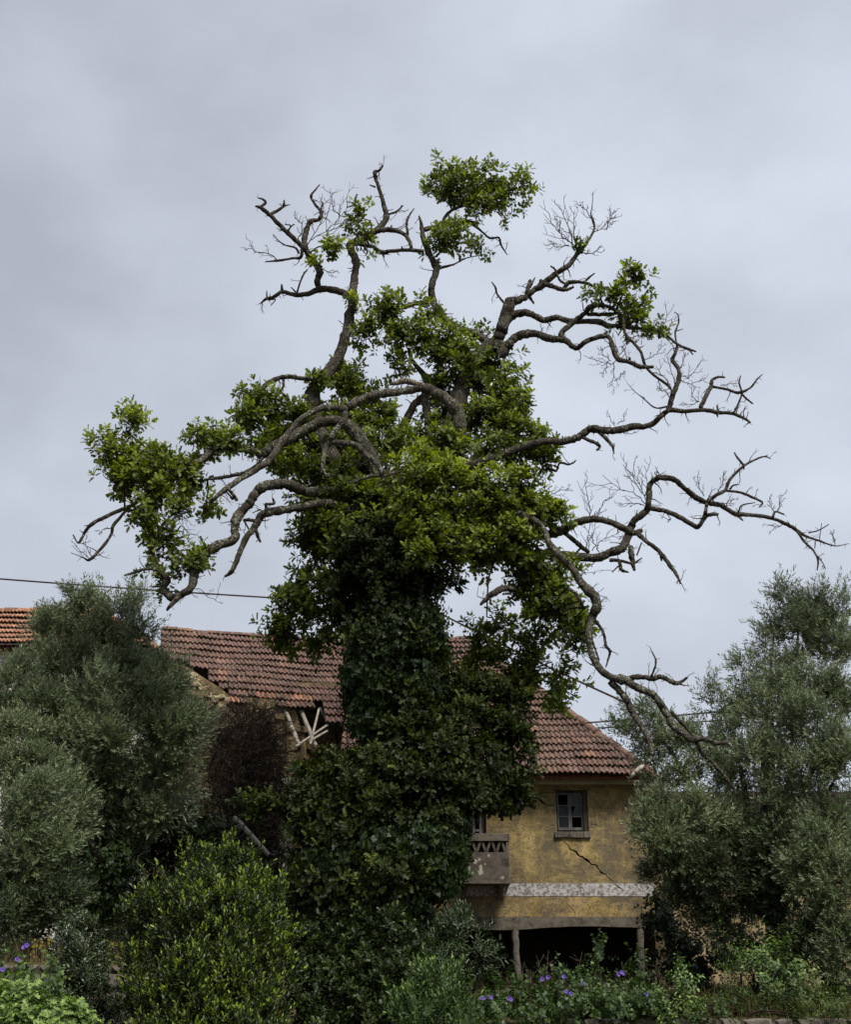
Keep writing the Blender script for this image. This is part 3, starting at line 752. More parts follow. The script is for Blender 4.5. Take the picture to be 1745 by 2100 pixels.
wall_stones([(random.uniform(425, 620), random.uniform(1458, 1600)) for _ in range(70)], WO, Wn, .15)
wall_stones([(random.uniform(570, 720), random.uniform(1440, 1550)) for _ in range(45)], IO, Wn, .15)
# bare rafters where the tiles fell
RO = Al-nl*.14
for (xa, ya, xb, yb, w, mt) in ((582, 1449, 613, 1528, .10, 'pale_wood'), (613, 1449, 650, 1534, .11, 'pale_wood'), (655, 1450, 676, 1490, .08, 'grey_wood')):
    a, b = on_plane(xa, ya, RO, nl), on_plane(xb, yb, RO, nl)
    n = 8; pts = [a+(b-a)*i/(n-1)+Vector((random.uniform(-.015, .015), 0, 0)) for i in range(n)]
    tube_obj('rafter', pts, [w/2*random.uniform(.85, 1.12) for _ in pts], 7, .05, MAT[mt], house)
R2 = Al-nl*.02
for (xa, ya, xb, yb) in ((654, 1453, 636, 1526), (606, 1531, 671, 1487), (634, 1520, 671, 1499)):
    m = MB(); m.bar(on_plane(xa, ya, R2, nl), on_plane(xb, yb, R2, nl), .052, .03, up=nl); m.build('batten', MAT['pale_wood'], house)
# broken bricks on the right end of the eave
for i in range(12):
    p = P(1338+random.uniform(-3, 7), 1612+i*7+random.uniform(-2, 2), WY+.1)
    m = MB(); m.box((-.10, -.06, -.035), (.10, .06, .035)); o = m.build('brick', MAT['brick'], None, bevel=.008); o.location = p; o.rotation_euler = (random.uniform(-.2, .2), random.uniform(-.3, .3), random.uniform(-.5, .5)); attach(o, house)

# ------------------------------------------------------------------ white house far left
wh = thing('white_house', 'white house with an orange tile roof behind the left olive tree', 'house', (P(60, 1320, 36).x, 36, 1.5))
hy = 34.0; ea = P(-60, 1322, hy); eb = P(312, 1330, hy)
ra = P(-60, 1252, 36.6); rbx = P(205, 1252, 36.6)
zw = ea.z
m = MB(); m.box((ea.x-4, hy+.45, 1.0), (eb.x-.4, hy+7, zw-.02)); m.build('wall', MAT['white_wall'], wh)
m = MB(); zrw = ra.z
m.add([(ea.x-4, hy, zw), (eb.x, hy, zw), (rbx.x, 36.6, zrw-.03), (ea.x-4, 36.6, zrw-.03)], [(0, 1, 2, 3)])
m.add([(ea.x-4, 39.6, zw), (eb.x, 39.6, zw), (rbx.x, 36.6, zrw-.03), (ea.x-4, 36.6, zrw-.03)], [(0, 3, 2, 1)])
m.add([(eb.x, hy, zw), (eb.x, 39.6, zw), (rbx.x, 36.6, zrw-.03)], [(0, 1, 2)])
wr = m.build('roof', MAT['dark_wood'], wh)
vw = Vector((0, hy-36.6, zw-zrw)); nr_ = max(1, int(round(vw.length/.43))); exw = vw.length/nr_
O_ = Vector((ea.x-.5, 36.6, zrw)); tw_b = TW
hipx = lambda y: 205+(310-205)*(y-1252)/(1328-1252)
outw, dk, rotw = roof_plane(O_, (1, 0, 0), vw, 36, nr_, exw, lambda X, Y: X < hipx(Y)-2, None, None, None, 0)
vw_, fw_ = lay(outw, rotw, wr, lambda q: True, lambda q: TILE2)
caps(Vector((ea.x-.5, 36.6, zrw)), Vector((rbx.x, 36.6, zrw)), wr, CAP2); caps(Vector((rbx.x, 36.6, zrw)), Vector((eb.x, hy, zw)), wr, CAP2)
for i in range(34):                                            # barrel ends under the eave
    x = ea.x-.4+i*TW; m = MB(); V, F = tube_arrays([(x, hy+.02, zw-.03), (x, hy+.45, zw-.02)], [.07, .07], 7, 0, False); m.add(V, F.tolist()); m.build('eave_tile', MAT['tile_new'], wh)
m = MB(); m.box((ea.x-4, hy+.40, zw-.30), (eb.x-.35, hy+.449, zw-.12)); m.build('cornice', MAT['cream'], wh)
# cream house behind the right olive tree
ch = thing('low_house', 'low tan house glimpsed through the right olive tree', 'house', (10.5, 33, 1.3))
xa, za = P(1352, 1668, 33).x, P(1352, 1668, 33).z
m = MB(); m.box((xa+.2, 33, 1.0), (xa+11, 40, za-.02)); m.build('wall', MAT['tan_wall'], ch)
m = MB(); m.add([(xa, 32.6, za), (xa+11.3, 32.6, za), (xa+11.3, 36.5, za+1.0), (xa, 36.5, za+1.0)], [(0, 1, 2, 3)]); m.add([(xa, 40.4, za), (xa+11.3, 40.4, za), (xa+11.3, 36.5, za+1.0), (xa, 36.5, za+1.0)], [(0, 3, 2, 1)])
cr_ = m.build('roof', MAT['dark_wood'], ch)
outc, dk, rotc = roof_plane(Vector((xa, 36.5, za+1.02)), (1, 0, 0), Vector((0, -3.9, -1.0)), 48, 9, .45, lambda X, Y: True, None, None, None, 0)
vc, fc = lay(outc, rotc, cr_, lambda q: False, lambda q: TILE2); m = MB(); m.add(vc, fc); m.build('roof_tiles', MAT['tile'], cr_, 'stuff')
# ------------------------------------------------------------------ the old oak
OY = 21.0
T1 = lambda x, y: (111.5+x*.4792, 306.6+y*.4792)
T2 = lambda x, y: (836.1+x*.4792, 306.6+y*.4792)
T3 = lambda x, y: (111.5+x*.4792, 752.5+y*.4792)
T4 = lambda x, y: (891.9+x*.4887, 836.1+y*.4887)
T8 = lambda x, y: (1226.3+x*.2971, 1170.6+y*.2971)
TD = lambda x, y: (x, y)
SC = {T1: .4792, T2: .4792, T3: .4792, T4: .4887, T8: .2971, TD: 1.0}
oak = thing('oak_tree', 'huge gnarled old oak with an ivy covered trunk and bare crooked branches', 'tree', (P(780, 1980, OY).x, OY, G(-1, OY)))
LIMB = {}          # key -> dict(obj, pts px array, depth array)
ALLP = []          # skeleton points for hanging foliage on: (px, py, depth)
def norm_pts(T, pts):
    o = []; last = 6
    for q in pts:
        x, y = T(q[0], q[1]); r = q[2] if len(q) > 2 else max(last*.8, 1.5); last = r
        o.append((x, y, r*SC[T]*.92))
    return o
def grow(name, Q, d0, d1, parent, mat, bumpy=.05):
    A = np.array(Q); seg_len = np.hypot(*np.diff(A[:, :2], axis=0).T); tot = seg_len.sum()
    t = np.concatenate([[0], np.cumsum(seg_len)])/max(tot, 1e-6)
    A = np.column_stack([A, d0+(d1-d0)*t])
    S = catmull(A, 5); S[:, 2] = np.maximum(S[:, 2], .55)
    rpx = S[:, 2]; S[:, 0] += rng.normal(size=len(S))*rpx*.07; S[:, 1] += rng.normal(size=len(S))*rpx*.07
    rpx = rpx*(1+np.convolve(rng.normal(size=len(S)+2), [.5, .7, .5], 'valid')*.055)
    P3 = [P(x, y, OY+d) for x, y, _, d in S]
    rad = [r*mpp(p) for r, p in zip(rpx, P3)]
    # wander in depth so that a limb is crooked from every side
    w = np.cumsum(rng.normal(size=len(S)))*.03; w -= np.linspace(w[0], w[-1], len(S))
    P3 = [P(s[0], s[1], OY+s[3]+ww) for s, ww in zip(S, w)]
    o = tube_obj(name, P3, rad, 10 if max(rpx) > 5 else (7 if max(rpx) > 2.5 else 5), bumpy, mat, parent)
    S[:, 3] += w
    for s in S[::2]: ALLP.append((s[0], s[1], s[3]))
    return o, S
def spurs(key, S):
    # short dead spurs and snapped twigs along bare wood
    tb = LIMB[key]['tw']; n = len(S); ln = np.hypot(*np.diff(S[:, :2], axis=0).T).sum()
    for _ in range(int(ln/17)):
        i = random.randrange(n//4, n); x, y, r, d = S[i]; a = random.uniform(0, 6.28); l = random.choice((5, 7, 9, 12, 18, 26))*random.uniform(.7, 1.2)
        q = [(x+r*.5*math.cos(a), y+r*.5*math.sin(a))]; b = a
        for k in range(3):
            b += random.uniform(-.6, .6); q.append((q[-1][0]+(l+r*.5)/3*math.cos(b), q[-1][1]+(l+r*.5)/3*math.sin(b)))
        dz = random.uniform(-.2, .2); P3 = [P(u, v, OY+d+dz*j/3) for j, (u, v) in enumerate(q)]
        r0 = min(r*.4, random.uniform(.8, 1.7)); tb.tube(P3, [max(w, .3)*mpp(P3[0]) for w in np.linspace(r0, .35, 4)], 4)
        if l > 14:
            c = b+random.choice((-1, 1))*random.uniform(.5, .9); tb.tube([P3[2], P(q[2][0]+l*.35*math.cos(c), q[2][1]+l*.35*math.sin(c), OY+d+dz)], [.45*mpp(P3[0]), .3*mpp(P3[0])], 3)
def L_(key, T, pts, d0, d1, mat='bark', head=()):
    Q = [(x, y, r) for x, y, r in head]+norm_pts(T, pts)
    o, S = grow('limb', Q, d0, d1, oak, MAT[mat]); LIMB[key] = dict(o=o, S=S, tw=TB()); spurs(key, S); return o
def near(key, x, y):
    S = LIMB[key]['S']; i = int(np.argmin((S[:, 0]-x)**2+(S[:, 1]-y)**2)); return S[i, 3]
def B_(key, T, pts, dd=0.0, mat='bark', bumpy=.06):
    Q = norm_pts(T, pts); d = near(key, Q[0][0], Q[0][1])
    o, S = grow('branch', Q, d, d+dd, LIMB[key]['o'], MAT[mat], bumpy)
    LIMB[key]['S'] = np.vstack([LIMB[key]['S'], S])
    spurs(key, S)
def W_(key, T, pts, n=5, r=1.1, dd=.2):
    """fine bare twigs: a main twig with forks"""
    Q = [T(*p) for p in pts]; d = near(key, *Q[0]); tb = LIMB[key]['tw']
    def one(Q, r0, r1, d0, d1, sub):
        A = catmull(np.column_stack([np.array(Q), np.linspace(d0, d1, len(Q))]), sub)
        A[1:, :2] += rng.normal(size=(len(A)-1, 2))*1.1
        P3 = [P(a[0], a[1], OY+a[2]) for a in A]; rr = np.linspace(r0, r1, len(A))
        tb.tube(P3, [max(q, .30)*mpp(p) for q, p in zip(rr, P3)], 4); return A
    A = one(Q, r, .45, d, d+dd, 4)
    L0 = np.hypot(*(A[-1, :2]-A[0, :2])); tang = (A[-1, :2]-A[0, :2])/max(L0, 1)
    for k in range(n):
        i = int(len(A)*(.2+.75*k/max(n, 1))); i = min(i, len(A)-2); sgn = 1 if (k+len(Q)) % 2 else -1
        a = math.atan2(tang[1], tang[0])+sgn*random.uniform(.35, .85); l = L0*random.uniform(.22, .48)
        a2 = a-sgn*random.uniform(.2, .6)
        e1 = A[i, :2]+l*.5*np.array([math.cos(a), math.sin(a)]); e2 = e1+l*.55*np.array([math.cos(a2), math.sin(a2)])
        Bq = one([tuple(A[i, :2]), tuple(e1), tuple(e2)], r*.6, .38, A[i, 2], A[i, 2]+random.uniform(-.3, .3), 3)
        for z in range(random.choice((1, 2))):
            j = random.randrange(2, len(Bq)-1); a3 = a2+random.choice((-1, 1))*random.uniform(.4, .9); l3 = l*random.uniform(.25, .5)
            one([tuple(Bq[j, :2]), tuple(Bq[j, :2]+l3*np.array([math.cos(a3), math.sin(a3)]))], r*.4, .3, Bq[j, 2], Bq[j, 2], 3)

# trunk
tq = [(772, 2030, 95), (776, 1900, 82), (792, 1780, 74), (803, 1620, 70), (812, 1420, 66), (806, 1270, 64), (795, 1150, 66), (800, 1060, 60), (822, 980, 46)]
trunk, TS = grow('trunk', tq, 0, 0, oak, MAT['bark'], .06); LIMB['T'] = dict(o=trunk, S=TS, tw=TB())
# central stem up to the upper crown
L_('S', TD, [(800, 1080, 46), (850, 1010, 34), (905, 940, 26), (930, 870, 22), (945, 800, 18), (970, 745, 15), (1005, 700, 14)], 0, .5)
# A: big rising limb, upper left
L_('A', T1, [(1130, 1200, 42), (1105, 1060, 36), (1115, 1030, 33), (1165, 960, 30), (1215, 890, 27), (1245, 800, 24), (1262, 720, 22), (1277, 650, 24), (1277, 600, 20), (1285, 540, 18), (1290, 480, 18), (1270, 430, 18), (1265, 405, 17), (1320, 380, 16), (1380, 345, 15), (1420, 295, 14), (1412, 250, 11), (1400, 200, 9), (1380, 140, 9), (1370, 100, 9), (1390, 90, 6), (1405, 70, 4)], 0, 1.2, head=((800, 1090, 26), (720, 1000, 20)))
B_('A', T1, [(1275, 640, 18), (1240, 615, 18), (1190, 600, 17), (1135, 598, 16), (1080, 618, 12), (1030, 622, 11), (975, 610, 9), (940, 630, 9), (905, 640, 7), (880, 660, 3)], .8)
B_('A', T1, [(976, 612, 6), (973, 592, 6), (972, 578, 4)]); B_('A', T1, [(908, 636, 4), (908, 606, 3)]); B_('A', T1, [(925, 668, 2), (945, 642, 3), (915, 645, 3)])
B_('A', T1, [(1132, 598, 15), (1126, 560, 15), (1134, 520, 15), (1105, 470, 15), (1075, 430, 15), (1040, 395, 12), (990, 350, 11), (945, 305, 10), (915, 275, 10), (880, 248, 9), (858, 243, 3)], -.7)
B_('A', T1, [(882, 246, 7), (903, 226, 7), (890, 213, 5), (870, 207, 3)]); B_('A', T1, [(925, 277, 8), (965, 255, 7), (982, 235, 6), (981, 218, 3)]); B_('A', T1, [(968, 254, 4), (990, 240, 4), (1008, 236, 2)])
B_('A', T1, [(1075, 425, 13), (1070, 385, 13), (1080, 340, 13), (1095, 308, 11), (1130, 300, 9), (1142, 270, 8), (1115, 235, 6), (1098, 200, 6), (1118, 170, 4), (1135, 150, 2)], .5)
B_('A', T1, [(1138, 272, 6), (1148, 225, 4)]); B_('A', T1, [(1122, 240, 4), (1150, 268, 4)])
B_('A', T1, [(1060, 430, 9), (1052, 462, 8), (1020, 466, 6), (960, 475, 6), (900, 481, 2)], .3)
B_('A', T1, [(1045, 442, 6), (1030, 420, 5), (990, 410, 4), (960, 392, 3), (935, 363, 2)], -.3)
B_('A', T1, [(1000, 347, 5), (1010, 326, 4), (985, 320, 3)]); B_('A', T1, [(1008, 332, 4), (1026, 320, 3)])
B_('A', T1, [(1038, 612, 6), (1050, 570, 4), (1068, 530, 4), (1085, 510, 2)]); B_('A', T1, [(1030, 608, 4), (1012, 590, 3)])
for q in ([(1080, 408), (1110, 378), (1165, 350), (1200, 312), (1228, 285), (1252, 250), (1266, 210)], [(1090, 395), (1130, 330), (1150, 270), (1140, 200)], [(1165, 350), (1215, 332), (1250, 305), (1268, 300)], [(1150, 380), (1220, 384), (1262, 376)], [(960, 475), (915, 446), (850, 432), (842, 390)], [(1225, 285), (1190, 250), (1180, 170)], [(1120, 500), (1165, 520), (1200, 530)], [(1040, 395), (1060, 330), (1030, 290)]): W_('A', T1, q, 6, 1.2)
B_('A', T1, [(1385, 350, 12), (1400, 345, 12), (1450, 345, 11), (1500, 365, 10), (1520, 395, 9), (1528, 422, 7)], -.4)
B_('A', T1, [(1512, 365, 6), (1508, 310, 6), (1520, 280, 4), (1540, 252, 2)]); B_('A', T1, [(1436, 345, 5), (1443, 325, 4)]); B_('A', T1, [(1428, 278, 6), (1465, 265, 5), (1490, 240, 4)]); B_('A', T1, [(1372, 160, 5), (1350, 152, 3)])
W_('A', T1, [(1470, 262), (1500, 262), (1515, 258)], 1, .8)
B_('A', T1, [(1285, 400, 10), (1320, 408, 9), (1360, 415, 9), (1400, 440, 11), (1440, 435, 10), (1510, 430, 9), (1580, 435, 8)], -.5); B_('A', T1, [(1402, 440, 7), (1410, 460, 4)]); B_('A', T1, [(1492, 430, 5), (1485, 414, 3)])
W_('A', T1, [(1262, 430), (1225, 410), (1205, 385)], 3)
B_('A', T1, [(1135, 990, 14), (1110, 985, 11), (1060, 980, 11), (1000, 972, 11), (940, 985, 11), (890, 1020, 12), (872, 1070, 9), (860, 1120, 8), (840, 1170, 4)], -.8)
B_('A', T1, [(978, 985, 7), (980, 1010, 6), (970, 1038, 6), (995, 1060, 6), (1005, 1090, 3)], -.3)
for q in ([(905, 1010), (930, 1060), (945, 1090)], [(885, 1020), (880, 970)], [(960, 980), (965, 1060), (950, 1090)]): W_('A', T1, q, 1, .7)
# Bc: central top limb
L_('B', T2, [(350, 830, 22), (300, 795, 20), (240, 775, 19), (180, 745, 19), (145, 710, 18), (120, 670, 17), (102, 620, 16), (105, 570, 16), (122, 520, 16), (110, 480, 15), (85, 430, 15), (65, 370, 12), (58, 320, 9), (48, 285, 4)], .5, 1.5)
B_('B', T2, [(66, 345, 11), (120, 330, 10), (190, 318, 11), (250, 310, 10), (302, 314, 6)], .6); B_('B', T2, [(270, 316, 6), (310, 345, 5), (350, 378, 5), (390, 378, 5), (400, 410, 5), (425, 450, 2)], .2); B_('B', T2, [(420, 432, 2), (428, 395, 1.5)])
B_('B', T2, [(150, 318, 9), (165, 280, 8), (210, 250, 7), (270, 230, 7), (320, 190, 6), (350, 120, 4)], -.4)
B_('B', T1, [(1592, 640, 14), (1575, 655, 12), (1530, 662, 12), (1480, 678, 11), (1420, 680, 9), (1375, 655, 6)], -.6)
B_('B', T2, [(148, 505, 7), (200, 490, 4), (250, 465, 3), (330, 450, 2)], .3)
# Cc: upper right limb
L_('C', T2, [(375, 860, 27), (390, 800, 27), (412, 740, 29), (430, 680, 29), (445, 652, 25), (500, 635, 16), (540, 603, 14), (580, 577, 17), (630, 535, 14), (690, 495, 12), (720, 455, 10), (755, 415, 8), (790, 362, 6), (800, 320, 4), (785, 280, 3), (790, 240, 2), (794, 180, 1.2)], .5, 0.3)
B_('C', T2, [(508, 630, 10), (515, 590, 10), (525, 562, 9)]); B_('C', T2, [(524, 590, 5), (545, 548, 3)]); B_('C', T2, [(525, 635, 8), (540, 658, 5)]); B_('C', T2, [(565, 580, 9), (572, 560, 8)])
B_('C', T2, [(588, 578, 11), (620, 585, 11), (650, 598, 10), (680, 600, 9), (712, 588, 5)], -.4); B_('C', T2, [(668, 595, 9), (690, 570, 11), (740, 568, 8), (775, 575, 7), (802, 588, 5)], -.3); B_('C', T2, [(755, 568, 6), (780, 545, 5), (800, 530, 3)]); B_('C', T2, [(612, 498, 5), (632, 515, 5), (648, 555, 6), (668, 572, 6)])
B_('C', T2, [(418, 662, 6), (385, 622, 5), (375, 590, 5), (360, 568, 3)]); B_('C', T2, [(390, 628, 4), (378, 636, 2)])
for q in ([(715, 430), (690, 390), (640, 345), (585, 275)], [(705, 400), (685, 320), (650, 235)], [(720, 410), (710, 340), (718, 260)], [(795, 355), (830, 340), (862, 300), (888, 290)], [(800, 330), (770, 270), (735, 235)], [(745, 440), (790, 445), (820, 420)], [(690, 410), (640, 418), (610, 395)], [(850, 345), (868, 300), (870, 268)], [(690, 395), (655, 365), (650, 295)]): W_('C', T2, q, 6, 1.2)
B_('C', T2, [(428, 735, 20), (450, 712, 18), (500, 697, 17), (540, 710, 15), (580, 730, 14), (640, 720, 14), (700, 735, 13), (760, 735, 13), (820, 740, 13), (860, 755, 12), (900, 755, 10), (960, 765, 8), (1040, 770, 8), (1100, 790, 6), (1150, 830, 6), (1190, 850, 7), (1235, 865, 4)], -.9); B_('C', T2, [(1205, 855, 5), (1222, 878, 3)])
B_('C', T2, [(1150, 830, 5), (1146, 780, 4), (1160, 742, 4), (1158, 708, 3), (1143, 695, 2)]); B_('C', T2, [(1148, 778, 3), (1180, 768, 2)])
L_('D', T2, [(400, 880, 24), (430, 838, 21), (450, 815, 20), (500, 790, 20), (550, 790, 18), (610, 810, 17), (670, 815, 17), (720, 850, 12), (760, 825, 12), (810, 805, 12), (860, 800, 11), (880, 850, 12), (900, 895, 12), (950, 910, 10), (1000, 930, 10), (1050, 930, 8)], .3, -.8)
B_('D', T2, [(950, 910, 7), (950, 890, 6)])
B_('D', T2, [(668, 815, 16), (660, 785, 14), (710, 740, 13), (760, 700, 12), (785, 672, 13), (850, 670, 9), (890, 690, 8), (920, 720, 7), (932, 790, 7), (970, 830, 7), (1000, 870, 7), (1020, 930, 7), (1060, 970, 6), (1110, 1005, 6), (1130, 1032, 4)], -.5)
B_('D', T2, [(772, 706, 10), (850, 705, 10), (910, 700, 6)]); B_('D', T2, [(775, 685, 5), (755, 690, 3), (748, 650, 2)])
for q in ([(905, 895), (870, 915), (820, 905), (752, 885)], [(880, 912), (882, 985), (860, 1018)], [(870, 905), (840, 880), (825, 840)], [(930, 850), (900, 880), (885, 800)], [(885, 990), (910, 970), (932, 950)], [(1050, 790), (1090, 760), (1140, 660)], [(860, 905), (840, 950), (835, 960)], [(1010, 900), (1060, 880), (1080, 850), (1090, 815)], [(940, 900), (930, 850), (955, 820)]): W_('D', T2, q, 4, .95)
# E: lower right reaching limb
L_('E', T4, [(470, 142, 16), (550, 140, 16), (600, 125, 18), (650, 90, 18), (700, 95, 17), (760, 95, 16), (830, 80, 15), (900, 75, 13), (950, 35, 12), (985, 10, 12), (1050, 15, 10), (1130, 10, 10), (1190, 20, 9), (1250, 25, 8), (1300, 45, 7), (1325, 62, 4)], 0, -.6, head=((905, 985, 14), (1010, 940, 10), (1080, 915, 8)))
B_('E', T2, [(1118, 1112, 12), (1135, 1050, 12), (1160, 990, 12), (1160, 940, 10), (1135, 902, 9), (1148, 868, 7), (1155, 832, 5)], .3)
B_('E', T2, [(1255, 1105, 11), (1275, 1060, 10), (1300, 1010, 10), (1305, 985, 7), (1330, 974, 6), (1358, 975, 4)], .3)
B_('E', T2, [(1303, 1015, 7), (1360, 1025, 6), (1420, 1040, 7), (1468, 1020, 5), (1495, 985, 4), (1520, 962, 2)], -.2); B_('E', T2, [(1428, 1042, 6), (1450, 1065, 5), (1478, 1088, 4)]); B_('E', T2, [(1432, 1048, 5), (1415, 1090, 5), (1400, 1122, 4)]); B_('E', T2, [(1432, 1035, 5), (1420, 1000, 4), (1426, 968, 3)])
B_('E', T2, [(1328, 1132, 5), (1325, 1095, 3)]); B_('E', T2, [(1330, 1128, 4), (1326, 1146, 2)]); B_('E', T4, [(1180, 18, 5), (1188, 38, 3)]); B_('E', T4, [(1255, 25, 5), (1262, 0, 4)])
B_('E', T4, [(622, 125, 9), (650, 138, 9), (680, 150, 9), (692, 165, 7), (680, 178, 5)], -.2); B_('E', T4, [(690, 102, 10), (715, 125, 9), (745, 160, 7), (752, 192, 3)], -.2); B_('E', T4, [(735, 155, 5), (755, 160, 3)])
B_('E', T2, [(1112, 1100, 5), (1060, 1105, 4), (1010, 1065, 3), (975, 1038, 2), (940, 1000, 1)])
for q in ([(1165, 970), (1210, 970), (1260, 900)], [(1160, 950), (1180, 900), (1190, 870)], [(1250, 1080), (1222, 1060), (1215, 990)], [(1170, 985), (1195, 1000), (1260, 990), (1290, 960)], [(1120, 1060), (1100, 1030), (1065, 1010)], [(1130, 1020), (1090, 960), (1060, 930)], [(1245, 1080), (1210, 1092), (1170, 1090)], [(1145, 1010), (1130, 950), (1105, 880)], [(1340, 1010), (1380, 1005), (1415, 1000)]): W_('E', T2, q, 4, .95)
for q in ([(755, 75), (740, 50), (722, 10)], [(765, 70), (790, 50), (812, 5)], [(780, 100), (820, 110), (860, 95)]): W_('E', T4, q, 2, .8)
# F: mid right limb pair
L_('F', T4, [(480, 530, 20), (540, 515, 20), (590, 485, 18), (650, 468, 16), (720, 475, 15), (780, 500, 15), (830, 525, 14), (868, 515, 10)], 0, -.9, head=((812, 1075, 24), (920, 1085, 18), (1040, 1085, 13), (1100, 1095, 11)))
B_('F', T4, [(850, 525, 12), (880, 555, 10), (900, 570, 10), (940, 600, 10), (985, 660, 10), (1015, 700, 8), (1032, 738, 4)], -.7); B_('F', T4, [(950, 620, 7), (952, 642, 4)])
B_('F', T4, [(545, 525, 11), (570, 545, 11), (600, 570, 11), (645, 607, 10)], .2)
L_('H', T4, [(430, 610, 20), (530, 615, 20), (600, 625, 20), (680, 630, 20), (740, 607, 20), (785, 590, 20), (808, 545, 20), (825, 500, 17), (840, 470, 16), (888, 430, 15), (900, 380, 14), (905, 320, 13), (940, 295, 12), (1000, 300, 12), (1050, 340, 12), (1100, 380, 13), (1150, 400, 12), (1200, 410, 11), (1260, 445, 11), (1320, 450, 9), (1400, 460, 8), (1470, 485, 8), (1520, 515, 8), (1560, 540, 6), (1620, 560, 5), (1680, 580, 3), (1740, 570, 1.2)], 0, .6, head=((812, 1110, 24), (900, 1130, 16), (1020, 1140, 12)))
B_('H', T4, [(900, 420, 12), (970, 435, 11), (1020, 455, 11), (1070, 485, 11), (1105, 500, 11), (1130, 465, 10), (1150, 450, 9), (1190, 448, 7)], -.4); B_('H', T4, [(1130, 465, 9), (1138, 430, 8), (1145, 400, 8), (1180, 368, 9), (1220, 345, 9), (1240, 300, 7), (1290, 250, 6), (1340, 220, 5), (1385, 205, 4), (1412, 215, 2)], .5); B_('H', T4, [(1296, 240, 6), (1272, 212, 5), (1257, 188, 3)]); B_('H', T4, [(1298, 238, 5), (1298, 260, 3)]); B_('H', T4, [(1385, 205, 3), (1398, 198, 2)])
B_('H', T4, [(1215, 348, 6), (1280, 355, 6), (1330, 375, 6), (1375, 397, 5), (1362, 418, 3)], -.3); B_('H', T4, [(1240, 340, 5), (1255, 325, 4), (1278, 322, 2)]); B_('H', T4, [(1275, 440, 4), (1290, 410, 4), (1345, 398, 2)])
B_('H', T4, [(1520, 515, 6), (1550, 560, 6), (1590, 600, 5), (1610, 640, 5), (1605, 682, 3)], -.3); B_('H', T4, [(1606, 622, 4), (1625, 645, 3), (1641, 676, 2)]); B_('H', T4, [(1570, 525, 3), (1610, 515, 3), (1655, 490, 2)]); B_('H', T4, [(1615, 555, 2), (1625, 485, 1.5)]); B_('H', T4, [(1598, 560, 3), (1596, 590, 2)])
B_('H', T4, [(822, 585, 13), (828, 640, 12), (838, 682, 6)], -.2); B_('H', T4, [(732, 640, 9), (780, 642, 8), (830, 656, 5)], -.2); B_('H', T4, [(775, 645, 8), (785, 680, 8), (812, 690, 4)]); B_('H', T4, [(770, 665, 4), (745, 690, 3)]); B_('H', T4, [(835, 655, 6), (870, 630, 3)]); B_('H', T4, [(848, 620, 4), (868, 565, 3)]); B_('H', T4, [(1418, 466, 6), (1430, 437, 5), (1465, 447, 4)]); B_('H', T4, [(1262, 448, 6), (1295, 474, 3)])
for q in ([(890, 410), (830, 355), (780, 345), (708, 282)], [(880, 370), (850, 310), (785, 240)], [(885, 385), (890, 320), (882, 245)], [(870, 360), (835, 300), (837, 225)], [(880, 410), (830, 400), (770, 412)], [(650, 605), (645, 560), (650, 490), (640, 400)], [(660, 600), (690, 565), (740, 540), (785, 515)], [(655, 470), (690, 440), (715, 395), (748, 375)], [(655, 470), (645, 400), (630, 300)], [(640, 465), (590, 470), (555, 440), (515, 380)], [(470, 375), (500, 360), (545, 345), (570, 340)], [(470, 370), (460, 320), (430, 270)], [(1480, 480), (1440, 500), (1395, 490)], [(1425, 435), (1410, 410), (1405, 370)], [(1440, 435), (1450, 400), (1454, 362)], [(1680, 575), (1672, 520)], [(1130, 370), (1110, 330), (1103, 280)], [(1190, 350), (1210, 310), (1214, 270)], [(1200, 405), (1235, 400), (1255, 380)], [(680, 640), (620, 690), (685, 688)], [(690, 605), (665, 560), (655, 520)], [(930, 300), (935, 268)], [(960, 430), (990, 470), (945, 450)]): W_('H', T4, q, 5, 1.0)
B_('H', T4, [(430, 285, 8), (455, 262, 7), (490, 258, 6), (510, 265, 5), (525, 232, 5), (560, 238, 5), (585, 228, 4), (590, 220, 2)], -.2)
# I: drooping limb, lower right
L_('I', T4, [(448, 495, 13), (480, 570, 16), (520, 620, 17), (580, 680, 17), (620, 740, 20), (668, 790, 22), (680, 840, 20), (655, 890, 18), (648, 990, 16), (670, 1060, 16), (720, 1120, 17), (790, 1148, 18)], -.9, -2.1, 'bark_lichen', head=((830, 1065, 18), (960, 1060, 12), (1060, 1055, 8)))
B_('I', T8, [(150, 745, 36), (200, 760, 34), (260, 800, 28), (330, 830, 26), (390, 860, 28), (440, 930, 28), (480, 1000, 28), (520, 1070, 26), (600, 1130, 26), (650, 1165, 24), (740, 1160, 20), (820, 1190, 18), (900, 1190, 14), (940, 1240, 8)], -.6, 'bark_lichen')
B_('I', T8, [(205, 757, 24), (250, 735, 22), (330, 735, 22), (380, 745, 20), (430, 730, 20), (480, 750, 18), (530, 775, 18), (570, 770, 14), (616, 738, 8)], -.3, 'bark_lichen'); B_('I', T8, [(560, 778, 8), (603, 794, 5)])
B_('I', T8, [(365, 735, 9), (390, 680, 8), (402, 620, 7), (380, 570, 5), (358, 522, 2)]); B_('I', T8, [(392, 680, 4), (400, 672, 3)])
B_('I', T8, [(90, 765, 28), (150, 830, 26), (200, 890, 26), (240, 980, 24), (300, 1070, 22), (350, 1160, 20), (372, 1250, 18), (365, 1300, 16), (320, 1340, 16)], -.4, 'bark_lichen'); B_('I', T8, [(325, 1335, 14), (280, 1370, 16), (245, 1405, 14), (220, 1432, 7)], 0, 'pale_wood')
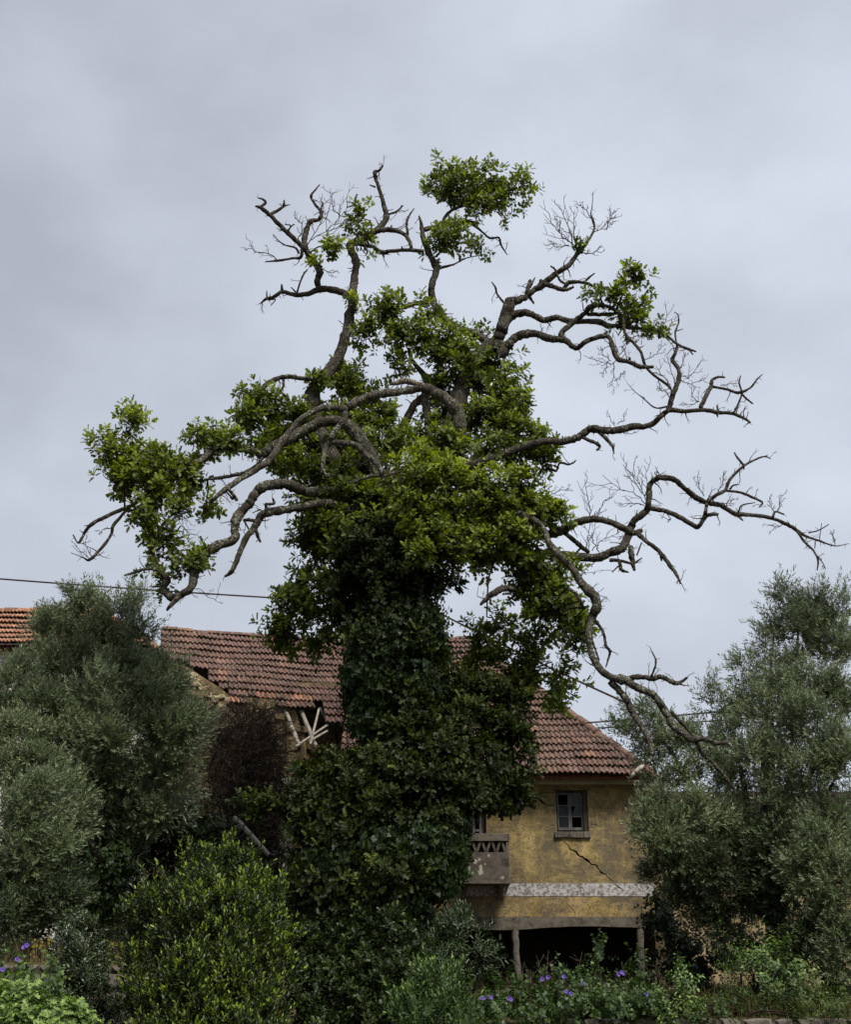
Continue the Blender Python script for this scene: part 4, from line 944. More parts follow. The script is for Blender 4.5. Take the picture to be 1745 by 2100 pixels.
B_('I', T8, [(508, 970, 16), (560, 1030, 14), (610, 1080, 12), (642, 1122, 8)], .2, 'bark_lichen'); B_('I', T8, [(678, 1180, 16), (720, 1260, 14), (780, 1310, 13), (830, 1360, 12), (900, 1450, 10), (960, 1540, 5)], .3, 'bark_lichen')
B_('I', T4, [(668, 885, 8), (700, 930, 7), (712, 960, 7), (718, 1000, 7), (735, 1025, 6), (718, 1088, 3)]); B_('I', T4, [(735, 1022, 4), (742, 1018, 3)]); B_('I', T4, [(560, 755, 7), (600, 790, 8), (625, 840, 6)]); B_('I', T4, [(655, 960, 6), (690, 1060, 4)])
for q in ([(385, 760), (410, 800), (408, 850)], [(395, 895), (360, 935), (350, 945)]): W_('I', T8, q, 0, .7)
W_('I', T4, [(672, 785), (690, 775), (708, 760)], 0, .7)
B_('I', T4, [(330, 765, 14), (300, 757, 14), (260, 770, 15), (225, 795, 13), (190, 828, 6)], -.2); B_('I', T4, [(232, 795, 6), (232, 822, 4)]); W_('I', T4, [(205, 800), (178, 790), (190, 740)], 1, 1.0)
# J: long arched limb reaching left over the crown
L_('J', T3, [(1710, 175, 30), (1650, 120, 27), (1580, 88, 23), (1540, 97, 20), (1470, 107, 20), (1400, 115, 20), (1330, 132, 19), (1280, 155, 19), (1245, 180, 18), (1200, 175, 15), (1130, 180, 15), (1060, 220, 15), (1010, 270, 15), (960, 340, 17), (920, 400, 16), (860, 440, 14), (780, 490, 13), (710, 540, 12), (668, 578, 9)], -.3, -2.6, 'bark_lichen', head=((926, 960, 16), (942, 880, 16)))
B_('J', T3, [(1580, 85, 16), (1540, 70, 14), (1500, 60, 15), (1465, 68, 12), (1438, 74, 6)], 0, 'dead_wood')
B_('J', T3, [(1245, 185, 14), (1240, 230, 15), (1195, 280, 14), (1182, 320, 13), (1160, 350, 12), (1150, 400, 11), (1142, 462, 5)], -.5, 'bark_lichen'); B_('J', T3, [(1182, 322, 12), (1240, 325, 13), (1290, 335, 14), (1330, 375, 13), (1375, 410, 12), (1400, 450, 11), (1406, 488, 7)], -.4, 'bark_lichen'); B_('J', T3, [(1400, 465, 8), (1340, 470, 8), (1290, 490, 6), (1252, 496, 3)], -.1, 'bark_lichen'); B_('J', T3, [(1300, 480, 4), (1280, 456, 3)], 0, 'bark_lichen'); B_('J', T3, [(1235, 358, 3), (1290, 405, 4), (1362, 426, 3)], 0, 'bark_lichen')
B_('J', T3, [(740, 520, 8), (762, 545, 8), (780, 572, 8)]); B_('J', T3, [(765, 568, 6), (730, 530, 4)])
# K: second left limb with lichen
L_('K', T3, [(1180, 230, 24), (1080, 265, 24), (1000, 310, 24), (930, 345, 24), (890, 375, 20), (850, 360, 18), (780, 345, 18), (720, 345, 16), (670, 355, 16), (640, 390, 16), (590, 415, 14), (540, 412, 11), (470, 460, 11), (410, 525, 12), (350, 580, 9), (295, 612, 8)], -.2, -1.2, 'bark_lichen', head=((795, 1060, 22), (770, 960, 16), (725, 885, 13)))
B_('K', T3, [(885, 388, 9), (870, 415, 8), (820, 450, 9), (760, 465, 9), (700, 475, 8), (640, 482, 5)], -.3)
B_('K', T3, [(300, 605, 9), (240, 630, 9), (180, 660, 9), (140, 690, 8), (110, 742, 6), (98, 752, 4), (78, 718, 3)], -.3); B_('K', T3, [(300, 620, 8), (250, 680, 8), (240, 720, 7), (205, 770, 7), (150, 825, 7), (120, 815, 3), (68, 795, 1.5)], -.2)
for q in ([(150, 822), (110, 790), (85, 755)], [(160, 815), (130, 760), (135, 730)], [(245, 690), (200, 700), (190, 720)], [(250, 560), (240, 540), (262, 520)], [(545, 600), (550, 680), (590, 718), (625, 705)], [(470, 640), (490, 700), (520, 640)], [(380, 600), (470, 660), (600, 640)]): W_('K', T3, q, 3, 1.0)
# M: left lower serpentine limb
L_('M', T3, [(1330, 570, 28), (1250, 550, 28), (1180, 535, 26), (1120, 535, 24), (1060, 530, 24), (1010, 505, 24), (960, 500, 24), (900, 510, 24), (852, 550, 22), (830, 590, 22), (782, 640, 22), (770, 690, 20), (770, 735, 20), (700, 765, 22), (640, 800, 22), (592, 840, 22), (598, 895, 20), (578, 950, 18), (535, 982, 16), (495, 1022, 10), (480, 1042, 5)], 0, -1.5, 'bark_lichen', head=((798, 1120, 24), (775, 1060, 18)))
B_('M', T3, [(548, 972, 14), (515, 985, 17), (490, 983, 18), (462, 945, 16), (485, 910, 14), (450, 880, 14), (430, 830, 12), (415, 780, 9), (395, 735, 7), (385, 690, 5)], .4); B_('M', T3, [(470, 915, 8), (440, 872, 8), (380, 866, 8), (340, 880, 7), (298, 892, 4)], -.3); B_('M', T3, [(430, 828, 7), (400, 856, 4)]); B_('M', T3, [(428, 825, 7), (470, 800, 6), (500, 785, 4)]); B_('M', T3, [(462, 947, 6), (440, 938, 5), (418, 942, 4)])
B_('M', T3, [(395, 740, 6), (440, 710, 5), (480, 690, 4), (485, 640, 3)], .3); B_('M', T3, [(420, 790, 5), (470, 760, 5), (540, 680, 3)], .3)
W_('M', T3, [(560, 950), (620, 950), (660, 985), (695, 988), (710, 920)], 3, .8); W_('M', T3, [(600, 905), (640, 890), (640, 895)], 1, .7)
L_('N', T3, [(1180, 585, 20), (1060, 600, 19), (1000, 610, 20), (930, 620, 18), (882, 640, 18), (860, 680, 16), (820, 730, 15), (790, 800, 14), (760, 870, 11), (728, 897, 5)], -.2, -1.4, 'bark_lichen', head=((785, 1130, 18), (730, 1060, 12)))
B_('N', T3, [(858, 688, 9), (868, 720, 9), (880, 748, 6)]); B_('N', T3, [(882, 645, 9), (905, 610, 8), (905, 588, 7), (940, 585, 6), (935, 562, 3)]); B_('N', T3, [(868, 660, 9), (820, 655, 8), (812, 660, 5), (832, 695, 4)]); B_('N', T3, [(880, 610, 4), (845, 625, 2)])
# O: pale upright stem inside the crown with a leaning prop
L_('O', T1, [(1605, 1230, 17), (1597, 1150, 18), (1585, 1060, 18), (1588, 980, 14), (1530, 900, 10), (1515, 850, 8)], .3, .9, 'bark_lichen', head=((860, 1000, 13), (880, 930, 10)))
B_('O', T1, [(1590, 1045, 14), (1540, 1095, 17), (1480, 1215, 16), (1440, 1290, 12)], .2)
for k, v in LIMB.items(): v['tw'].build('twigs', MAT['twig'], v['o'], 'stuff')

# foliage: clusters (x, y, rx, ry, depth) per part of the crown
CL = {
 'top': [(975, 392, 95, 42, 1.6), (905, 395, 45, 45, 1.7), (1062, 392, 35, 36, 1.5), (930, 360, 55, 22, 1.6), (995, 350, 20, 18, 1.5), (990, 425, 75, 18, 1.5), (908, 488, 42, 36, 1.2), (900, 515, 34, 18, 1.2), (980, 510, 25, 22, 1.3), (950, 475, 20, 14, 1.3)],
 'a': [(745, 448, 22, 24, .8), (735, 480, 24, 14, .8), (745, 515, 15, 14, .7), (665, 510, 19, 26, .3), (655, 545, 10, 10, .3), (728, 640, 10, 22, .4)],
 'right': [(1308, 572, 38, 24, -.4), (1240, 600, 24, 22, -.4), (1262, 625, 28, 18, -.4), (1310, 640, 34, 26, -.3), (1325, 672, 26, 22, -.3), (1290, 665, 26, 18, -.3), (1350, 690, 14, 10, -.3), (1180, 508, 8, 8, .3)],
 'upper': [(795, 645, 40, 34, .2), (865, 635, 26, 20, .6), (765, 690, 28, 24, .1), (840, 700, 60, 40, .3), (905, 715, 50, 40, .5), (960, 745, 55, 42, .4), (1010, 745, 45, 40, .5), (950, 800, 70, 45, .7), (1035, 800, 40, 45, .4), (1050, 850, 45, 40, .3), (985, 870, 70, 45, .3), (1075, 900, 55, 32, .2), (1100, 945, 42, 20, .1), (800, 755, 30, 18, .3), (1020, 930, 65, 32, .1), (900, 860, 30, 40, 1.2), (860, 905, 36, 30, 1.0), (985, 690, 20, 12, .7), (1110, 905, 26, 22, .1), (912, 905, 30, 20, -1.0), (952, 930, 40, 20, -.9), (900, 870, 14, 12, -.8)],
 'midleft': [(720, 795, 46, 36, .7), (680, 770, 24, 18, .9), (645, 805, 30, 20, .5), (690, 870, 66, 40, .7), (770, 865, 45, 40, .6), (740, 820, 40, 30, .8), (548, 838, 42, 30, -.3), (500, 860, 38, 22, -.5), (420, 890, 38, 20, -.9), (470, 915, 50, 22, -.9), (595, 925, 52, 32, .2), (540, 905, 40, 24, -.2), (620, 965, 40, 22, .2), (560, 960, 24, 16, -.2), (690, 935, 50, 30, .6), (490, 810, 10, 8, -.5), (600, 870, 38, 24, .2), (645, 865, 46, 32, .6), (610, 905, 44, 24, .5), (700, 920, 50, 30, .5), (560, 880, 34, 20, .2), (755, 920, 40, 34, .6)],
 'farleft': [(258, 885, 26, 34, -1.2), (248, 850, 12, 14, -1.2), (212, 925, 26, 24, -1.3), (270, 945, 56, 40, -1.2), (335, 955, 50, 32, -1.1), (230, 985, 42, 22, -1.4), (300, 1005, 55, 34, -1.2), (380, 995, 44, 28, -1.0), (420, 1040, 26, 14, -1.0), (282, 1055, 34, 34, -1.2), (300, 1095, 22, 18, -1.2), (340, 1120, 24, 14, -1.2), (360, 1050, 34, 16, -1.1), (390, 955, 30, 20, -1.0)],
 'tip': [(300, 1168, 20, 8, -1.3), (395, 1160, 34, 20, -1.3), (425, 1150, 18, 14, -1.3), (370, 1190, 20, 12, -1.3), (335, 1195, 12, 8, -1.2), (395, 1130, 18, 10, -1.2), (350, 1105, 16, 18, -1.2)],
 'center': [(880, 955, 42, 26, -1.4), (850, 985, 50, 32, -1.4), (920, 990, 52, 36, -1.3), (840, 1030, 50, 30, -1.4), (975, 1000, 50, 30, -1.3), (1045, 1005, 50, 28, -1.3), (1070, 985, 30, 16, -1.3), (920, 1050, 60, 36, -1.3), (1000, 1060, 60, 38, -1.3), (1070, 1060, 55, 40, -1.2), (1120, 1050, 30, 30, -1.0), (880, 1090, 50, 36, -1.4), (960, 1110, 70, 36, -1.2), (1050, 1110, 60, 36, -1.2), (1090, 1140, 40, 26, -1.0), (850, 1140, 30, 24, -1.5), (900, 1145, 40, 26, -1.2), (985, 1150, 45, 18, -1.0), (1130, 1080, 26, 26, -.8)],
 'left': [(680, 985, 52, 34, .1), (720, 1020, 55, 40, -.4), (650, 1030, 44, 34, .2), (690, 1075, 60, 40, -.3), (640, 1085, 40, 32, .2), (740, 1090, 45, 40, -.7), (760, 1040, 40, 34, -.6), (660, 1130, 50, 34, 0), (720, 1140, 50, 42, -.5), (625, 1130, 24, 26, .2), (630, 1190, 34, 22, .1), (590, 1230, 34, 24, .1), (620, 1262, 48, 28, 0), (575, 1290, 28, 22, .1), (610, 1310, 46, 22, .2), (680, 1210, 44, 38, -.2), (680, 1270, 36, 38, -.2), (655, 1338, 16, 12, .1), (690, 1320, 22, 12, .1), (770, 960, 40, 30, .2), (800, 920, 34, 30, .5), (735, 975, 40, 26, .2)],
 'trunk': [(760, 1130, 60, 45, -1.0), (800, 1190, 55, 40, -1.0), (740, 1200, 50, 40, -.9), (860, 1190, 45, 40, -.9), (890, 1182, 24, 20, -.5), (925, 1205, 20, 8, -.3), (720, 1270, 40, 34, -.7), (850, 1110, 44, 30, -1.0), (780, 1260, 44, 30, -1.0)],
 'blend': [(790, 1330, 66, 40, -1.15), (860, 1350, 40, 44, -1.1), (755, 1400, 46, 40, -1.15), (830, 1440, 56, 36, -1.2), (730, 1330, 24, 30, -1.0), (890, 1400, 26, 40, -1.0), (660, 1800, 50, 50, -2.2), (800, 1800, 60, 40, -2.7), (740, 1860, 50, 36, -2.4)],
 'rightlow': [(1040, 1162, 40, 10, -.5), (1100, 1180, 48, 28, -.6), (1150, 1180, 24, 24, -.7), (1075, 1215, 36, 24, -.5), (1130, 1230, 44, 30, -.7), (1120, 1275, 40, 24, -.7), (1175, 1270, 36, 26, -.9), (1190, 1310, 30, 20, -1.0), (1095, 1250, 26, 22, -.5), (1165, 1240, 30, 20, -.8), (1205, 1285, 14, 12, -1.0), (1180, 1330, 14, 8, -.9)],
 'sprig': [(998, 1265, 18, 20, .3), (985, 1298, 36, 18, .3), (1045, 1300, 30, 18, .2), (1000, 1335, 44, 22, .2), (1065, 1335, 40, 22, 0), (1105, 1320, 26, 16, -.2), (1110, 1370, 44, 24, -.2), (1165, 1380, 24, 20, -.3), (1040, 1380, 48, 26, .1), (975, 1370, 40, 24, .3), (1135, 1430, 32, 26, -.2), (1080, 1415, 44, 24, 0), (1150, 1460, 16, 10, -.2)],
 'lower': [(920, 1425, 50, 36, -.9), (985, 1430, 56, 34, -.5), (1045, 1450, 46, 30, -.3), (880, 1480, 60, 40, -1.2), (960, 1490, 65, 42, -1.1), (1020, 1510, 46, 36, -.7), (820, 1530, 60, 40, -1.4), (900, 1550, 70, 46, -1.6), (980, 1570, 60, 46, -1.3), (1045, 1560, 34, 26, -.8), (1060, 1600, 34, 26, -.9), (1070, 1530, 26, 20, -.8), (1010, 1620, 50, 28, -1.2), (930, 1630, 62, 36, -1.7), (1065, 1645, 28, 14, -.9), (850, 1610, 66, 46, -1.9), (770, 1590, 60, 44, -1.7), (1030, 1655, 24, 14, -1.0), (975, 1660, 40, 16, -1.3)],
 'lowerleft': [(712, 1578, 30, 22, -1.0), (650, 1585, 30, 13, -.9), (618, 1596, 16, 10, -.9), (728, 1612, 54, 34, -1.4), (668, 1622, 42, 30, -1.2), (634, 1640, 28, 34, -1.0), (690, 1660, 64, 42, -1.6), (570, 1668, 30, 14, -1.0), (535, 1660, 24, 10, -.9), (628, 1700, 26, 24, -1.1), (780, 1660, 64, 40, -2.0), (650, 1720, 56, 34, -1.6), (860, 1680, 50, 34, -1.9), (740, 1730, 60, 36, -2.0), (495, 1650, 10, 8, -.8)],
}
AP = np.array(ALLP)
def foliage(clusters, parent, leafset, mat, dens=.052, size=1.0, name='foliage', depth=1.0, young=0.0):
    pos, dr, tn, ss = [], [], [], []; tb = TB()
    for (cx, cy, rx, ry, d) in clusters:
        area = math.pi*rx*ry; k = max(2, int(area/430)); n = max(6, int(area*dens))
        Y = OY+d; c0 = P(cx, cy, Y); m = mpp(c0); rz = max(.30, .72*math.sqrt(rx*ry)*m)*depth
        v = nrm(k); v /= np.linalg.norm(v, axis=1)[:, None]; subs = v*(rng.uniform(.12, 1.0, k)**.6)[:, None]*.92
        wt = rng.uniform(.35, 1.5, k); w = rng.choice(k, n, p=wt/wt.sum())
        sg = np.array([12.5/rx, 10.5/ry, .125/rz]); sg = np.minimum(sg, .6)
        q = subs[w]+nrm(n)*sg[None]*rng.uniform(.6, 1.15, k)[w][:, None]
        ln = np.linalg.norm(q, axis=1); q[ln > 1.3] *= (1.3/ln[ln > 1.3])[:, None]
        pw = np.array(c0)[None]+np.stack([q[:, 0]*rx*m, q[:, 2]*rz, q[:, 1]*ry*m], 1)
        od = np.stack([q[:, 0], q[:, 2], q[:, 1]], 1)
        dd = od*.9+np.array([0, -.15, .75])+nrm(n)*.38
        pos.append(pw); dr.append(dd); up = np.clip(q[:, 1], -1, 1)
        tn.append(rng.normal(size=n)*.10+young+.16*up+rng.normal()*.07); ss.append(rng.uniform(.8, 1.2, n)*size)
        # branchlets: nearest wood -> cluster centre -> sub centres -> sprays
        i = int(np.argmin((AP[:, 0]-cx)**2+(AP[:, 1]-cy)**2+((AP[:, 2]-d)*90)**2)); a = P(AP[i, 0], AP[i, 1], OY+AP[i, 2])
        mid = (a+c0)/2+Vector((random.uniform(-.12, .12), random.uniform(-.12, .12), random.uniform(-.05, .2)))
        if (a-c0).length < 1.3: tb.tube(catmull([tuple(a), tuple(mid), tuple(c0)], 4), np.linspace(.022, .012, 9), 4)
        sw = [np.array(c0)+np.array([v[0]*rx*m, v[2]*rz, v[1]*ry*m]) for v in subs]
        for s_ in sw:
            tb.tube(catmull([tuple(c0), tuple((np.array(c0)+s_)/2+rng.normal(size=3)*.05), tuple(s_)], 3), np.linspace(.012, .007, 7), 3)
        for p_, wi in zip(pw[::2], w[::2]): tb.tube([sw[wi], (sw[wi]+p_)/2+rng.normal(size=3)*.02, p_], [.006, .005, .004], 3)
    f = scatter(name, leafset, np.vstack(pos), np.vstack(dr), np.concatenate(ss), mat, parent, None, np.concatenate(tn))
    tb.build('twigs', MAT['twig'], f, 'stuff'); return f
YO = {'center': .22, 'farleft': .20, 'top': .14, 'right': .12, 'a': .12, 'upper': .10, 'trunk': -.22, 'blend': -.1, 'lower': -.20, 'lowerleft': -.14, 'left': -.08, 'rightlow': .0, 'sprig': .06, 'midleft': .14}  # tint shift per part; low and trunk parts get crown shade as darker colour
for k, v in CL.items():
    foliage(v, oak, OAK, MAT['oak_leaf_shade_tone' if k in ('lower', 'lowerleft', 'trunk', 'blend') else 'oak_leaf'], dens={'blend': .006, 'sprig': .010, 'top': .0098, 'tip': .013, 'right': .0100, 'a': .011, 'farleft': .0125, 'upper': .014, 'midleft': .014, 'lower': .019, 'lowerleft': .018, 'center': .016}.get(k, .015), young=YO.get(k, 0), size=1.0)

# ivy sleeve on the trunk and ivy curtain below
ivy = thing('ivy', 'dark glossy ivy wrapped round the oak trunk and hanging low in curtains', 'ivy', (P(780, 1980, OY).x, OY, G(-1, OY)))
pos, dr, tn = [], [], []
n = 5200; t = rng.uniform(0, 1, n); ii_ = (t*(len(TS)-1)).astype(int); th = rng.uniform(0, 2*np.pi, n)
for i, a in zip(ii_, th):
    x, y, r, d = TS[i]; c = P(x, y, OY+d); m_ = mpp(c); rr = r*m_*(1.0+.14*math.sin(3*a+y*.02))+abs(random.gauss(0, .13))+.05
    if y < 1060: continue
    u = np.array([math.cos(a), math.sin(a), 0]); pos.append(np.array(c)+u*rr+np.array([0, 0, random.uniform(-.15, .15)])); dr.append(u*1.0+np.array([0, 0, -.35])+rng.normal(size=3)*.35); tn.append(random.gauss(0, .12))
scatter('sleeve_leaves', IVYS, pos, dr, rng.uniform(.55, 1.45, len(pos)), MAT['ivy_leaf'], ivy, None, np.array(tn))
IC = [(650, 1790, 60, 62, -1.5), (620, 1850, 40, 50, -1.5), (720, 1800, 70, 70, -2.0), (790, 1780, 70, 70, -2.2), (850, 1750, 60, 60, -2.1), (905, 1745, 44, 40, -1.7), (925, 1790, 26, 26, -1.5), (880, 1810, 44, 36, -1.8), (700, 1870, 70, 50, -1.8), (790, 1865, 66, 50, -2.1), (835, 1860, 36, 36, -1.8), (940, 1715, 20, 40, -1.5), (920, 1680, 20, 30, -1.5), (730, 1400, 16, 60, -.8), (890, 1350, 26, 60, -.7), (738, 1470, 18, 36, -.8), (880, 1930, 50, 34, -1.6), (752, 1480, 26, 50, -1.1), (800, 1320, 70, 60, -1.1), (770, 1400, 60, 60, -1.1), (860, 1410, 40, 46, -1.1), (860, 1280, 44, 40, -1.0)]
pos, dr, tn = [], [], []
for cx, cy, rx, ry, d in IC:
    c = P(cx, cy, OY+d); m_ = mpp(c); n = int(rx*ry*math.pi*.042)
    q = rng.normal(size=(n, 3)); q /= np.linalg.norm(q, axis=1)[:, None]; q *= rng.uniform(.55, 1.08, n)[:, None]
    q[:, 2] = -np.abs(q[:, 2])*.8+.1                       # towards the open side
    pw = np.array(c)+np.stack([q[:, 0]*rx*m_, q[:, 2]*.55, q[:, 1]*ry*m_], 1)
    pos.append(pw); dr.append(np.stack([q[:, 0]*.6, -.7*np.ones(n), -.45+q[:, 1]*.3], 1)+nrm(n)*.4); tn.append(rng.normal(size=n)*.12+.05)
scatter('hanging_leaves', IVYS, np.vstack(pos), np.vstack(dr), rng.uniform(.8, 1.35, sum(len(p) for p in pos)), MAT['ivy_leaf'], ivy, None, np.concatenate(tn))
st = TB()
for _ in range(46):
    a = random.uniform(0, 6.28); Z = []
    for i in range(0, len(TS), 4):
        x, y, r, d = TS[i]
        if y < 1080: break
        c = P(x, y, OY+d); a += random.gauss(0, .12); Z.append(np.array(c)+np.array([math.cos(a), math.sin(a), 0])*(r*mpp(c)*1.03))
    if len(Z) > 2: st.tube(Z, np.linspace(.03, .012, len(Z)), 4, .1)
st.build('stems', MAT['vine'], ivy, 'stuff')
# ------------------------------------------------------------------ generic leafy masses
def mass(name, clusters, leafset, mat, parent, dens, size=1.0, up=.6, shell=.62, zf=.75, young=0.0, spread=.35, out=.9, clump=.0022, cs=10.0):
    """clusters: (x, y, rx, ry, Y) in picture units at distance Y"""
    pos, dr, tn, ss = [], [], [], []
    for (cx, cy, rx, ry, Y) in clusters:
        c = P(cx, cy, Y); m = mpp(c); n = max(6, int(math.pi*rx*ry*dens)); rz = max(.3, zf*math.sqrt(rx*ry)*m)
        k = max(3, int(rx*ry*3.14*clump)); sv = nrm(k); sv /= np.linalg.norm(sv, axis=1)[:, None]; sv *= (rng.uniform(.05, 1.0, k)**.45)[:, None]*.95
        wt = rng.uniform(.3, 1.6, k); w = rng.choice(k, n, p=wt/wt.sum())
        sg = np.minimum(np.array([cs/rx, cs*1.15/ry, cs*m/rz]), .5); q = sv[w]+nrm(n)*sg[None]*rng.uniform(.55, 1.2, k)[w][:, None]
        pw = np.array(c)+np.stack([q[:, 0]*rx*m, q[:, 2]*rz, q[:, 1]*ry*m], 1)
        pos.append(pw); dr.append(np.stack([q[:, 0], q[:, 2], q[:, 1]], 1)*out+np.array([0, -.1, up])+nrm(n)*spread)
        tn.append(rng.normal(size=n)*.1+young+.1*q[:, 1]+rng.normal()*.06); ss.append(rng.uniform(.75, 1.25, n)*size)
    pos = np.vstack(pos); dr = np.vstack(dr); tn = np.concatenate(tn); ss = np.concatenate(ss)
    g = gz(pos[:, 0], pos[:, 1]); ok = pos[:, 2] > g-.02
    return scatter(name, leafset, pos[ok], dr[ok], ss[ok], mat, parent, None, tn[ok])
def tree_wood(parent, base, tips, r0, mat, fork=.35):
    base = Vector(base); tops = [Vector(t) for t in tips]; cen = sum(tops, Vector())/len(tops)
    f = base.lerp(cen, fork)+Vector((0, 0, .1))
    pts = catmull([tuple(base-Vector((0, 0, .2))), tuple(base.lerp(f, .5)+Vector((.08, .05, 0))), tuple(f)], 5)
    tube_obj('trunk', pts, np.linspace(r0*1.25, r0*.75, len(pts)), 9, .10, MAT[mat], parent)
    for t in tops:
        m1 = f.lerp(t, .45)+Vector((random.uniform(-.2, .2), random.uniform(-.2, .2), random.uniform(.0, .25)))
        p = catmull([tuple(f-Vector((0, 0, .15))), tuple(m1), tuple(t)], 6)
        tube_obj('branch', p, np.linspace(r0*.55, .012, len(p)), 6, .08, MAT[mat], parent)

# left olive tree
ol = [(180, 1250, 36, 34, 22.5), (170, 1225, 16, 16, 22.5), (100, 1288, 20, 22, 22.3), (250, 1262, 34, 26, 22.3), (275, 1235, 12, 20, 22.3), (298, 1302, 20, 28, 22.2), (130, 1300, 60, 34, 22.4), (215, 1310, 60, 36, 22.4), (80, 1375, 46, 36, 22.0), (338, 1380, 22, 30, 21.8), (150, 1370, 70, 44, 22.2), (250, 1380, 70, 40, 22.2), (30, 1420, 46, 50, 21.6), (110, 1450, 60, 44, 21.6), (200, 1430, 62, 40, 21.2), (290, 1440, 60, 40, 21.4), (332, 1432, 36, 42, 21.6), (383, 1490, 26, 34, 21.5), (330, 1500, 60, 44, 21.3), (240, 1510, 66, 50, 21.0), (140, 1530, 66, 50, 21.2), (40, 1520, 52, 50, 21.0), (378, 1540, 32, 34, 21.6), (300, 1570, 60, 40, 21.4), (200, 1590, 60, 40, 21.3), (80, 1600, 60, 46, 20.8), (15, 1610, 40, 50, 20.6), (350, 1600, 40, 30, 21.6), (404, 1475, 12, 12, 21.5), (15, 1480, 30, 40, 21.5), (250, 1640, 60, 40, 21.6), (170, 1660, 60, 40, 21.8), (330, 1660, 44, 36, 21.9), (200, 1720, 60, 40, 22.2), (290, 1720, 50, 40, 22.2), (120, 1700, 50, 40, 22.0)]
t = thing('olive_tree', 'bushy grey green olive tree in front of the white house', 'tree', (-5.6, 22.0, G(-5.6, 22)))
def crown_density(cl, f): return cl
mass('crown', ol, OLIVE, MAT['olive_leaf'], t, .062, 1.05, up=.75, zf=.8, spread=.4)
tree_wood(t, (-5.6, 22.2, G(-5.6, 22.2)), [P(x, y, Y) for x, y, rx, ry, Y in ol[::2]], .22, 'olive_bark')
# lower left olive sucker mass, brighter, nearer
t = thing('olive_shrub', 'lighter olive bush low at the left edge under the olive tree', 'shrub', (-6.4, 19.4, G(-6.4, 19.4)))
os_ = [(50, 1640, 40, 34, 19.5), (95, 1615, 26, 24, 19.6), (30, 1700, 44, 40, 19.3), (90, 1690, 34, 40, 19.6), (60, 1760, 50, 34, 19.4), (120, 1750, 30, 30, 19.7), (140, 1650, 44, 44, 20.6), (130, 1700, 44, 40, 20.4)]
mass('crown', os_, OLIVE, MAT['olive_leaf'], t, .05, 1.0, up=.7, young=-.05)
mass('shaded_crown', [(40, 1820, 60, 40, 19.4), (110, 1820, 50, 40, 19.5), (30, 1880, 60, 36, 19.2), (110, 1870, 44, 30, 19.4)], OLIVE, MAT['olive_leaf_shade_tone'], t, .05, .95, up=.5)
# dark ivy and bramble undergrowth below the left olive
t = thing('bramble_thicket', 'dark shaded bramble and ivy undergrowth under the left olive tree', 'undergrowth', (-4.5, 24, G(-4.5, 24)))
bt = [(60+i*52, 1700+((i*37) % 60), 56, 60, 23.6+.15*(i % 4)) for i in range(8)]+[(40+i*55, 1800+((i*23) % 40), 60, 56, 23.3+.2*(i % 3)) for i in range(10)]+[(20+i*60, 1870, 50, 30, 22.8) for i in range(8)]+[(-20, 1760, 50, 60, 22.6), (-10, 1850, 50, 60, 22.2), (0, 1910, 50, 30, 21.6), (225, 1790, 50, 50, 21.4), (240, 1850, 44, 40, 21.2), (90, 1840, 50, 40, 20.8), (150, 1800, 50, 50, 21.0), (40, 1880, 50, 30, 20.6), (170, 1880, 60, 24, 20.8)]+[(540, 1850, 40, 50, 23.6), (395, 1690, 44, 40, 23.0), (350, 1660, 40, 30, 23.2)]
mass('leaves', bt, IVYS, MAT['ivy_leaf'], t, .028, 1.1, up=.0, zf=.7, spread=.6)

# right olive tree
orr = [(1640, 1235, 40, 34, 23.0), (1600, 1215, 12, 14, 23.0), (1700, 1255, 46, 40, 22.8), (1590, 1275, 26, 30, 23.0), (1650, 1300, 60, 34, 22.8), (1720, 1330, 50, 46, 22.6), (1580, 1330, 26, 20, 22.8), (1540, 1370, 26, 24, 22.8), (1620, 1360, 44, 26, 22.8), (1555, 1410, 34, 22, 22.8), (1530, 1440, 24, 22, 22.7), (1450, 1435, 12, 28, 22.9), (1500, 1465, 46, 24, 22.6), (1600, 1420, 44, 24, 22.2), (1680, 1410, 56, 36, 22.0), (1740, 1440, 44, 46, 21.8), (1590, 1480, 60, 36, 21.8), (1670, 1490, 60, 44, 21.4), (1460, 1510, 44, 24, 22.6), (1310, 1470, 22, 26, 23.0), (1290, 1510, 34, 18, 23.0), (1350, 1500, 34, 26, 23.0), (1400, 1540, 50, 30, 22.8), (1340, 1560, 30, 24, 23.0), (1480, 1560, 54, 34, 22.4), (1560, 1560, 54, 40, 21.8), (1650, 1580, 60, 44, 21.4), (1730, 1560, 46, 54, 21.2), (1420, 1595, 44, 26, 22.6), (1520, 1620, 40, 24, 22.2), (1600, 1640, 50, 34, 21.6), (1700, 1660, 56, 46, 21.2), (1360, 1610, 26, 16, 23.0)]
low = [(1350, 1690, 34, 26, 22.0), (1390, 1665, 44, 30, 21.9), (1370, 1720, 46, 34, 21.8), (1440, 1700, 50, 40, 21.8), (1500, 1690, 44, 34, 22.0), (1390, 1780, 52, 40, 21.9), (1470, 1770, 56, 44, 21.8), (1550, 1750, 50, 40, 21.9), (1620, 1740, 50, 44, 21.6), (1710, 1740, 50, 60, 20.9), (1660, 1800, 50, 44, 21.0), (1730, 1830, 40, 56, 20.7), (1500, 1840, 60, 36, 22.0), (1420, 1850, 50, 40, 22.2), (1600, 1830, 50, 40, 21.8), (1700, 1900, 44, 50, 20.8), (1735, 1960, 34, 50, 20.6), (1660, 1930, 30, 40, 21.2), (1560, 1890, 44, 22, 22.2), (1470, 1900, 50, 24, 22.3)]
t = thing('olive_tree', 'tall silvery olive tree rising to the right of the yellow house', 'tree', (6.4, 22.4, G(6.4, 22.4)))
